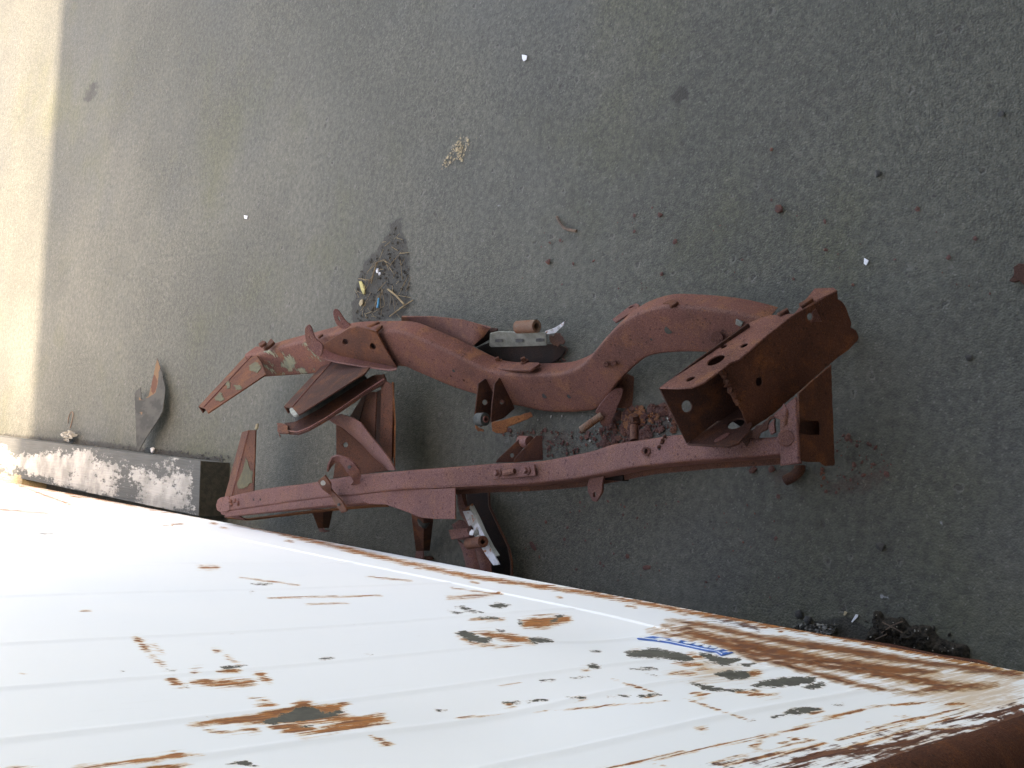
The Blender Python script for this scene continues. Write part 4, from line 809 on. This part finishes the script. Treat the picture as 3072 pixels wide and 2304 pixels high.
# tabs and spikes on the outer side
qt = R3(cF(1860, 600)[0], -.03)
plate('mounting_tab', cF(1776, 640, 1795, 580, 1850, 552, 1935, 548, 1915, 640, 1912, 722, 1862, 808, 1822, 800, 1778, 712), qt, ZZ+np.array([-.45, 0, 0]), .007, M['rail2'], rootB, [ell(*cF(1842, 742)[0], 4.2, 8)])
plate('rebound_bracket', cF(1885, 556, 2110, 512, 2112, 608, 2040, 606, 1945, 600), R3(cF(2000, 560)[0], -.06), ZZ, .02, M['recess_shade'], rootB)
rod('stud', R3(cT(1120, 760)[0], -.03), P(cT(1118, 500)[0], .11), .0085, M['stub'], rootB, k=14); bolt(P(cT(1118, 505)[0], .11), P(cT(1118, 440)[0], .115)-P(cT(1118, 505)[0], .11), .0095, .014, M['dark'], rootB, name='nut')
def spike(fr, tip, z0, z1):
    n_ = len(fr)//2
    V = [P(p, z0) for p in fr[:2]]+[P(p, z1) for p in fr[2:4]]
    o = solid('spike_bracket', [V[0], V[1], V[2], V[3]], [(0, 1, 2, 3)], .004, M['brown'], rootB)
    solid('spike_flange', [V[1], V[1]-ZZ*.03, V[2]-ZZ*.02, V[2]], [(0, 1, 2, 3)], .003, M['dark'], o)
    plate('tip_tab', tip, P(tip[0], z1-.004), ZZ, .004, M['rail2'], o)
spike(cE(1055, 1045, 1168, 1045, 1166, 1212, 1120, 1216), cE(1120, 1214, 1166, 1210, 1178, 1232, 1228, 1240, 1180, 1254, 1130, 1250), .13, .03)
spike(cF(108, 932, 222, 975, 224, 1272, 150, 1272), cF(150, 1270, 216, 1272, 222, 1345, 140, 1345), .13, .03)
plate('rubber_pad', cF(190, 1335, 262, 1322, 290, 1345, 262, 1362, 200, 1365), P(cF(230, 1340)[0], .012), ZZ, .012, M['dark'], rootB, smooth_outline=3)
link('bump_stop', pebble_mesh('bump_stop', P(cF(255, 985)[0], .10), .02, .016, .02, 0, 3), M['rubber'], rootB, None, 60)
# spring hanger arm reaching under the truck body
ribbon('hanger_floor', [P(p, .030) for p in cM(430, 262, 440, 520, 560, 760, 700, 1020, 760, 1250, 765, 1470)], [P(p, .012) for p in cM(712, 275, 720, 520, 870, 850, 970, 1050, 1010, 1250, 1015, 1480)], .005, M['recess_shade'], rootB, n=30)
ribbon('hanger_rim', [P(p, .014) for p in cM(708, 275, 716, 520, 866, 850, 966, 1050, 1004, 1250, 1008, 1480)], [P(p, .055) for p in cM(720, 275, 728, 520, 878, 850, 980, 1050, 1020, 1250, 1022, 1480)], .004, M['dark'], rootB, n=30)
ribbon('hanger_arm', [P(p, .12) for p in cM(312, 270, 318, 480, 350, 620, 440, 760, 560, 900, 640, 1010)], [P(p, .12) for p in cM(386, 270, 392, 400, 432, 510, 470, 640, 560, 780, 660, 900)], .004, M['rail2'], rootB, n=24)
ribbon('hanger_arm_edge', [P(p, .120) for p in cM(387, 270, 393, 400, 433, 512)], [P(p, .09) for p in cM(428, 300, 432, 400, 442, 505)], .003, M['brown'], rootB)
plate('hanger_arm', cM(240, 760, 330, 700, 400, 720, 470, 800, 540, 900, 480, 960, 320, 960), P(cM(400, 850)[0], .098), ZZ+np.array([-.2, 0, 0]), .006, M['rail2'], rootB)
ribbon('hanger_arm', [P(p, .085) for p in cM(310, 950, 380, 1100, 420, 1280, 425, 1420)], [P(p, .085) for p in cM(540, 1060, 560, 1150, 600, 1290, 612, 1440)], .004, M['rail2'], rootB, n=16, curve=ZZ*.012)
ribbon('hanger_arm', [P(p, .086) for p in cM(545, 1060, 565, 1150, 604, 1290, 616, 1440)], [P(p, .078) for p in cM(700, 1070, 735, 1180, 762, 1300, 765, 1440)], .004, M['rail2'], rootB, n=16, curve=ZZ*.010)
plate('hanger_tab', cM(194, 828, 455, 798, 475, 915, 235, 956), P(cM(330, 880)[0], .125), ZZ, .006, M['rail2'], rootB)
zs3 = .125
ws = ribbon('painted_strip', [P(p, zs3) for p in cM(385, 585, 470, 780, 560, 950, 690, 1160, 785, 1292)], [P(p, zs3+.002) for p in cM(480, 575, 560, 690, 660, 870, 760, 1080, 862, 1282)], .003, M['chalk'], rootB)
ribbon('strip_flange', [P(p, zs3) for p in cM(484, 570, 560, 690, 660, 870, 760, 1065, 830, 1180)], [P(p, zs3-.002) for p in cM(520, 480, 620, 680, 700, 860, 800, 1050, 872, 1160)], .003, M['zinc'], ws, curve=ZZ*.006)
plate('strip_end', cM(405, 560, 500, 482, 522, 490, 480, 545, 420, 575), P(cM(460, 530)[0], zs3+.003), ZZ, .003, M['orange'], ws, jag=.0006)
rod('spacer_tube', P(cM(465, 1010)[0], .128), P(cM(652, 980)[0], .150), .0125, M['stub'], rootB, hollow=.5, k=16)
for i, (p, m_) in enumerate(((cM(520, 860)[0], 'litter'), (cM(575, 860)[0], 'zinc'), (cM(500, 830)[0], 'dark'), (cM(610, 930)[0], 'pale'), (cM(555, 1010)[0], 'pale'), (cM(600, 1020)[0], 'orange'))):
    link('rust_scale', pebble_mesh('rust_scale', P(p, .125), .008, .01, .006, i, 70+i), M[m_], rootB, None, 40)
# near-end cap and cut cross plate
zc = .172
cap = plate('end_bracket', cG(1712, 282, 1708, 258, 1890, 112, 1906, 140, 1925, 640, 1940, 664, 1764, 682, 1762, 300), P(cG(1830, 450)[0], zc+.006), ZZ, .010, M['rail2'], rootB, bevel=.003)
plate('bracket_tooth', cG(1664, 350, 1722, 296, 1728, 405, 1690, 424), P(cG(1700, 360)[0], zc+.004), ZZ, .006, M['rail2'], rootB, jag=.0006)
rod('rivet', P(cG(1822, 455)[0], zc+.004), P(cG(1822, 455)[0], zc+.013), .0145, M['rail2'], rootB, k=18, r1=.012)
link('weld_bead', pebble_mesh('weld_bead', P(cG(1822, 270)[0], zc), .022, .008, .008, .1, 91), M['rail2'], rootB, None, 60)
qe = P(cD(1385, 1300)[0], zc)
plate('cross_plate', cD(1374, 1052, 1500, 935, 1644, 812, 1652, 1100, 1664, 1400, 1672, 1645, 1600, 1655, 1575, 1640, 1560, 1622, 1445, 1620, 1385, 1600), qe, np.array([0, -1, .12]), .004, M['brown'], rootB, [cD(1382, 1276, 1548, 1280, 1556, 1300, 1556, 1396, 1450, 1396, 1376, 1380)], jag=.0005)
plate('cross_plate_flange', cD(1376, 1250, 1560, 1250, 1566, 1420, 1370, 1420), qe+np.array([0, .02, 0]), np.array([0, -1, .12]), .003, M['dark'], rootB)

# ------------------------------------------------------------------ loose things on the pavement
def thing(name, me, mat, label, cat, group=None, smooth=40):
    return tag(link(name, me, mat, None, None, smooth), label, cat, group)
# torn sheet of metal leaning on the beam
pts = cL(1042, 385, 1062, 450, 1072, 470, 1096, 590, 1080, 740, 1030, 822, 975, 905, 918, 1002, 905, 980, 893, 620, 905, 600, 930, 580, 938, 660, 985, 640, 1005, 560)
q_ = P(cL(1000, 700)[0], .035)
o = plate('torn_sheet', pts, q_, ZZ+np.array([.12, .0, 0]), .003, M['scrap'], None, jag=.001)
bm = bmesh.new(); bm.from_mesh(o.data); bmesh.ops.triangulate(bm, faces=bm.faces); bmesh.ops.subdivide_edges(bm, edges=bm.edges, cuts=3, use_grid_fill=True); bm.to_mesh(o.data); bm.free()
mask(o, 'flake', [(cL(1042, 385, 1060, 440, 1040, 620, 960, 660, 1000, 560), 12), (cL(920, 580, 935, 660, 940, 760, 925, 770), 6)]); mask(o, 'rusty', [(cL(1005, 500, 1025, 492, 1045, 540, 1030, 620, 1008, 620, 1000, 570), 6)])
tag(o, 'torn grey sheet metal offcut with tan patch, propped against the beam', 'metal scrap')
# crumpled paper by the beam
def crumple(name, px, z, mat, label, cat, amp=.02, n=10, group=None):
    q = [P(p, 0) for p in px]; V = []; Fc = []
    for i in range(n+1):
        for j in range(n+1):
            s, t = i/n, j/n; p = (q[0]*(1-s)+q[1]*s)*(1-t)+(q[3]*(1-s)+q[2]*s)*t
            ph = math.sin(i*2.4+j*1.1)+math.sin(j*2.9-i*.7)+NP.normal(0, .5)
            V.append(p+np.array([NP.normal(0, .0012), NP.normal(0, .0012), z+amp*min(1.1, max(0, ph*.25+.5))]))
    for i in range(n):
        for j in range(n): Fc.append((i*(n+1)+j, (i+1)*(n+1)+j, (i+1)*(n+1)+j+1, i*(n+1)+j+1))
    m = n+1; K = m*m; V += [v-np.array([0, 0, .0008]) for v in V]; Fc += [tuple(K+i for i in f[::-1]) for f in Fc]
    rim = [i*m for i in range(n)]+[n*m+j for j in range(n)]+[i*m+n for i in range(n, 0, -1)]+[j for j in range(n, 0, -1)]
    Fc += [(rim[i], rim[(i+1) % len(rim)], K+rim[(i+1) % len(rim)], K+rim[i]) for i in range(len(rim))]
    o = link(name, fix_normals(mesh(name, V, Fc)), mat, None, None, 25); return tag(o, label, cat, group)
crumple('crumpled_paper', cL(440, 890, 500, 865, 545, 895, 480, 950), .012, M['pale'], 'crumpled pale paper scrap lying against the timber beam', 'paper')
crumple('crumpled_film', cQ(300, 575, 350, 450, 815, 450, 690, 640), .002, M['film'], 'crumpled grey plastic film caught under the rusty lower edge of the truck body', 'plastic film', .014, 22)
def stone(px, r, mat, label, cat, name='stone', group=None, flat=.6, seed=0, ry=None):
    return thing(name, pebble_mesh(name, P(px, 0), r*.8, (ry or r)*.8, r*flat*.8, seed, seed), mat, label, cat, group)
stone(cL(1018, 1000)[0], .016, M['litter'], 'white pebble beside the foot of the torn sheet', 'pebble', seed=1)
stone(cR(110, 903)[0], .012, M['chip'], 'large rounded red rust lump on open pavement above the box crossmember', 'rust lump', 'rust_lump', seed=2)
stone(cR(925, 612)[0], .009, M['stone'], 'small black stone alone on the pavement at upper right', 'stone', seed=3)
stone(cR(1955, 117)[0], .007, M['stone'], 'black stone near the right edge, topmost of the dark stones', 'stone', seed=4)
stone(cR(1680, 2140)[0], .007, M['stone'], 'tiny shiny black stone on the olive pavement at lower right', 'stone', seed=5)
stone(cU(1050, 1160)[0], .010, M['stone'], 'rough dark stone midway between chassis end and truck body', 'stone', seed=6)
stone(cV(1427, 465)[0], .008, M['chip'], 'red rust lump straight above the stepped hump of the chassis rail', 'rust lump', 'rust_lump', seed=8)
stone(cV(1186, 566)[0], .010, M['chip'], 'dull red rust lump above the slotted zinc strip', 'rust lump', 'rust_lump', seed=9)
stone(cV(1458, 522)[0], .008, M['chip'], 'flat red rust lump just below another on the pavement', 'rust lump', 'rust_lump', seed=10, flat=.3)
stone(cQ(365, 342)[0], .011, M['stone'], 'black clod above the crumpled grey plastic film', 'clod', 'clod', seed=11)
stone(cQ(465, 402)[0], .010, M['stone'], 'black clod touching the top of the crumpled grey film', 'clod', 'clod', seed=12)
stone(cU(140, 615)[0], .008, M['chip'], 'elongated rust chip below the end of the upright rail', 'rust lump', 'rust_lump', seed=13, ry=.014)
stone(cU(275, 612)[0], .009, M['chip'], 'rust chip beside the curved pipe fragment', 'rust lump', 'rust_lump', seed=14)
stone(cF(1262, 1225)[0], .009, M['chip'], 'long flat rust chip right of the hanger arm', 'rust lump', 'rust_lump', seed=15, ry=.016, flat=.3)
stone(cF(1852, 340+1000)[0], .008, M['chip'], 'narrow rust chip alone between rail and truck body', 'rust lump', 'rust_lump', seed=16, ry=.015, flat=.3) if False else None
stone(cW2(1850, 335)[0], .007, M['chip'], 'narrow dark rust chip alone between rail and truck body', 'rust lump', 'rust_lump', seed=16, ry=.017, flat=.3)
stone(cR(40, 410)[0], .005, M['chip'], 'tiny red rust crumb on upper pavement right of centre', 'rust lump', 'rust_lump', seed=17)
def flat(px, t, mat, name, label, cat, group=None, jag=.001, z=.004):
    o = plate(name, px, P(px[0], z), ZZ+np.array([.1, -.1, 0]), t, mat, None, jag=jag, bevel=.0002); return tag(o, label, cat, group)
flat(cV(1127, 118, 1138, 120, 1137, 128, 1131, 132, 1128, 127), .002, M['litter'], 'paper_scrap', 'tiny white paper scrap near the top edge of the photo', 'paper')
flat(cR(808, 1310, 845, 1330, 838, 1350, 822, 1372, 805, 1355), .002, M['litter'], 'paper_scrap', 'bright white paper scrap above the near end of the box crossmember', 'paper')
flat(cQ(935, 425, 960, 385, 985, 342, 1010, 345, 1005, 375, 965, 410, 945, 432), .002, M['litter'], 'plastic_shred', 'white plastic shred between grey film and dirt heap', 'plastic shred')
flat(cQ(846, 350, 862, 305, 890, 322, 880, 335, 862, 358), .002, M['tanfoam'], 'plastic_shred', 'smaller cream plastic shred above the crumpled grey film', 'plastic shred')
flat(cV(527, 465, 534, 466, 533, 473, 528, 472), .002, M['litter'], 'paper_scrap', 'tiny white scrap alone on the pavement left of centre', 'paper')
flat(cR(2048, 1385, 2095, 1355, 2260, 1300, 2280, 1560, 2130, 1530, 2012, 1498, 2040, 1465), .006, M['dark'], 'rust_plate', 'dark flat rusty plate cut by the right edge of the photo', 'metal scrap', jag=.002, z=.008)
rod_px = cV(1203, 468, 1210, 482, 1222, 494, 1245, 499)
def tube_path(name, pts, r, k=6):
    V = []; Fc = []
    for i, p in enumerate(pts):
        d = pts[min(i+1, len(pts)-1)]-pts[max(i-1, 0)]; u, v, n = frame_of(d)
        for j in range(k): a = 2*math.pi*j/k; V.append(p+r*(math.cos(a)*u+math.sin(a)*v))
    for i in range(len(pts)-1):
        for j in range(k): Fc.append((i*k+j, i*k+(j+1) % k, (i+1)*k+(j+1) % k, (i+1)*k+j))
    Fc += [tuple(range(k)), tuple((len(pts)-1)*k+j for j in range(k))]
    return fix_normals(mesh(name, V, Fc))
thing('twig', tube_path('twig', [P(p, .004) for p in catmull(rod_px, 4, False)], .0035), M['twig'], 'curved brown twig lying on the pavement above the zinc strip', 'twig')
thing('wire_end', tube_path('wire_end', [P(p, z) for p, z in zip(catmull(cL(452, 820, 455, 780, 475, 740, 485, 770, 465, 850), 4, False), [.004]*30)], .002), M['twig'], 'thin bent wire on the pavement above the crumpled paper', 'wire')
# curved pipe fragment near the end bracket
pc = cG(1935, 680, 1930, 720, 1885, 768, 1815, 805)
thing('pipe_fragment', tube_path('pipe_fragment', [P(p, .012) for p in catmull(pc, 5, False)], .010, 10), M['dark'], 'curved rusty pipe fragment lying below the end bracket', 'pipe fragment')
# foam, blue strip, straw in the damp patch
stone(np.array(cS(375, 1100)[0]), .012, M['foam'], 'yellow crumbly foam sliver in the damp dirt patch', 'foam', 'foam_scrap', seed=21, ry=.034)
bpy.data.objects['foam_scrap'].rotation_euler = (0, 0, 0)
stone(cS(365, 1280)[0], .013, M['tanfoam'], 'round tan foam lump below the yellow foam sliver', 'foam', 'foam_scrap', seed=22)
stone(cS(555, 880)[0], .009, M['litter'], 'white chip at the centre of the damp dirt patch', 'chip', 'white_chip', seed=23)
stone(cS(580, 920)[0], .006, M['litter'], 'smaller white chip below another in the damp dirt patch', 'chip', 'white_chip', seed=24)
thing('plastic_strip', tube_path('plastic_strip', [P(p, .005) for p in cS(548, 1340, 560, 1290, 565, 1220)], .003), M['blue'], 'thin blue plastic strip in the damp dirt patch', 'plastic strip')
for i, (a, lab) in enumerate([((680, 1110, 780, 1190, 880, 1300), 'pale flattened straw stalk meeting a thin straw end to end'), ((700, 1450, 860, 1330, 990, 1245), 'long thin straw slanting over the edge of the damp patch'), ((470, 1040, 500, 920, 540, 770), 'upright straw at left of the damp patch near the white chips')]):
    thing('straw', tube_path('straw', [P(p, .006) for p in cS(*a)], .0028 if i == 0 else .0018), M['straw'], lab, 'straw', 'long straws in the dirt patch')
def joined(name, parts, mat, label, cat):
    bm = bmesh.new()
    for me in parts: bm.from_mesh(me); bpy.data.meshes.remove(me)
    me = bpy.data.meshes.new(name); bm.to_mesh(me); bm.free()
    o = link(name, me, mat, None, 'stuff'); return tag(o, label, cat)
def shard(c, r, h):
    k = 5; a0 = NP.random()*6; el_ = NP.uniform(.5, 1); V = [c+np.array([0, 0, h])+NP.normal(0, r*.15, 3)]
    ph = NP.random()*6
    for i in range(k):
        a = a0+2*math.pi*i/k; x, y = r*NP.uniform(.7, 1.2)*math.cos(a), r*el_*NP.uniform(.7, 1.2)*math.sin(a)
        V.append(c+np.array([x*math.cos(ph)-y*math.sin(ph), x*math.sin(ph)+y*math.cos(ph), NP.uniform(0, h*.5)]))
    return mesh('s', V, [(0, i+1, (i+1) % k+1) for i in range(k)]+[tuple(range(k, 0, -1))])
damp = cS(800, 300, 930, 600, 950, 900, 960, 1250, 900, 1450, 300, 1560, 240, 1300, 330, 900, 530, 640, 720, 380)
st = []
for i in range(60):
    p = in_poly(damp); c = P(p, .004); a = NP.random()*math.pi; L2 = NP.uniform(.006, .03); d = np.array([math.cos(a), math.sin(a), NP.normal(0, .12)])*L2
    st.append(rod_mesh('s', c-d, c+d, NP.uniform(.0004, .0009), k=4))
joined('straw_litter', st, M['straw'], 'fine straw and chaff scattered over the damp dirt patch', 'straw litter')
def grit(name, px, n, r0, r1, mat, label, cat):
    joined(name, [shard(P(in_poly(px), 0), r0+(r1-r0)*NP.random()**2.6, NP.uniform(.15, .4)*r1) for _ in range(n)], mat, label, cat)
grit('dirt_crumbs', damp, 240, .002, .006, M['dirt'], 'dark dirt crumbs in the damp patch above the chassis rail', 'dirt')
joined('dirt_crumbs', [shard(P(p+NP.normal(0, 9, 2)*np.array([2.2, 1]), 0), NP.uniform(.002, .006), .004) for p in [np.array(cL(0, 925)[0])+(np.array(cL(1470, 1072)[0])-np.array(cL(0, 925)[0]))*t-np.array([0, 6]) for t in NP.random(260)]], M['stone'], 'dark crumbs gathered along the far side of the timber beam', 'dirt')
grit('rust_flakes', cT(640, 640, 860, 360, 1250, 300, 1600, 290, 1700, 620, 1400, 700, 1000, 800, 700, 850), 260, .003, .013, M['chip'], 'dense rust flakes fallen between the two chassis halves', 'rust flakes')
grit('orange_rust_flakes', cT(860, 340, 1300, 330, 1440, 370, 1420, 500, 1300, 520, 980, 560), 34, .005, .016, M['orange'], 'bright orange rust flakes near the nut between the chassis halves', 'rust flakes')
grit('rust_flakes', cF(880, 100, 1650, 140, 2180, 60, 2180, 230, 1600, 360, 1380, 380, 1130, 190, 880, 180), 150, .002, .008, M['chip'], 'sparser rust flakes around the bushing brackets', 'rust flakes')
grit('rust_flakes', cU(600, 560, 780, 350, 980, 420, 1150, 580, 1120, 720, 850, 800, 620, 760), 60, .002, .007, M['chip'], 'rust flakes sprinkled beyond the near end of the upright rail', 'rust flakes')
grit('rust_flakes', cB(1560, 440, 1900, 430, 1900, 580, 1600, 590), 70, .002, .007, M['chip'], 'rust flakes crumbled around the slotted zinc strip', 'rust flakes')
grit('rust_flakes', cV(1100, 440, 2150, 420, 2150, 700, 1900, 640, 1300, 640, 1100, 620), 46, .002, .006, M['chip'], 'sparse rust crumbs over the open pavement above the chassis', 'rust flakes')
grit('rust_flakes', cV(1110, 1090, 1700, 1060, 1700, 1300, 1300, 1260, 1110, 1200), 60, .002, .006, M['chip'], 'sparse rust crumbs between upright rail and truck body', 'rust flakes')
grit('pale_grit', cV(1160, 860, 1450, 900, 1450, 1000, 1160, 960), 40, .0015, .004, M['pale'], 'pale grit between the chassis halves', 'grit')
grit('tan_chaff', cK(420, 800, 560, 580, 620, 460, 760, 330, 860, 330, 880, 470, 780, 640, 760, 740, 640, 700, 500, 840), 70, .002, .006, M['tanfoam'], 'tan dried chaff stuck to the pavement upper middle', 'chaff')
# black heap under the rusty flange: mound plus crumbs and stems
hx = np.array([P(p, 0)[:2] for p in heap_px]); lo, hi = hx.min(0), hx.max(0)
def mound(a, b):
    xy = proj(np.stack([a, b, 0*a], 1)); d = sdf(xy, heap_px); n_ = np.sin(a*310+b*170)*np.sin(b*260-a*90)+NP.normal(0, .6, len(a))
    return np.stack([a, b, np.where(d > -6, .020*np.clip((d+6)/30, 0, 1)**.7*(1+.35*n_), -.01)], 1)
mb = grid('m', np.arange(lo[0]-.02, hi[0]+.02, .0035), np.arange(lo[1]-.02, hi[1]+.02, .0035), mound)
heap = [mb]
for i in range(700):
    p = in_poly(heap_px); s = np.clip(sdf(p[None], heap_px)[0]/22, 0, 1); c = P(p, 0)+np.array([0, 0, .018*s]); heap.append(shard(c, .0015+.006*NP.random()**3, .004))
for i in range(160):
    p = in_poly(heap_px)+NP.normal(0, 14, 2); heap.append(shard(P(p, 0), .001+.004*NP.random()**3, .003))
joined('dirt_heap', heap, M['dirt'], 'black heap of dirt and debris under the rusty flange of the truck body', 'dirt heap')
for i, (a, lab) in enumerate([((1270, 550, 1380, 470, 1500, 420), 'upper pale stem crossing the black dirt heap'), ((1200, 620, 1290, 580, 1330, 560), 'lower short stem at left foot of the black dirt heap'), ((1280, 430, 1400, 490, 1500, 545), 'thin grey stem slanting down across the black dirt heap')]):
    thing('stem', tube_path('stem', [P(p, .026) for p in cQ(*a)], .0010), M['twig'], lab, 'stem', 'stems on the dirt heap')
heap = [shard(P(in_poly(heap_px), .02), .0008+.0018*NP.random()**2, .002) for _ in range(26)]
joined('pale_grit', heap, M['pale'], 'pale grit grains on the black dirt heap', 'grit')

# ------------------------------------------------------------------ unseen building added behind the viewpoint to shade the pavement
rb = math.radians(6.2)
bl = empty('building', (0, -1.5, 0), 'unseen pale rendered building with an overhang, added to cast the shade over the pavement', 'building')
bl.rotation_euler = (0, 0, rb)
def part(name, p0, p1, mat, parent=None):
    me = box_mesh(name, p0, p1); me.materials.append(mat); o = bpy.data.objects.new(name, me); COL.objects.link(o); o.parent = parent or bl; return o
part('wall', (-14, -8, 0), (14, 0, 4.60), M['render']); part('roof', (-14.1, -8.1, 4.602), (14.1, .04, 4.67), M['roof'])
part('shade_canopy', (-13.5, .006, 2.83), (13.5, 2.2, 2.91), M['soffit'])  # added overhang, out of view, sized to darken the near ground
for x in (-9, -5, 4, 8):
    w_ = part('window', (x-.7, .002, 1.2), (x+.7, .05, 2.5), M['chalk']); part('pane', (x-.6, .052, 1.3), (x+.6, .058, 2.4), M['glass'], w_)
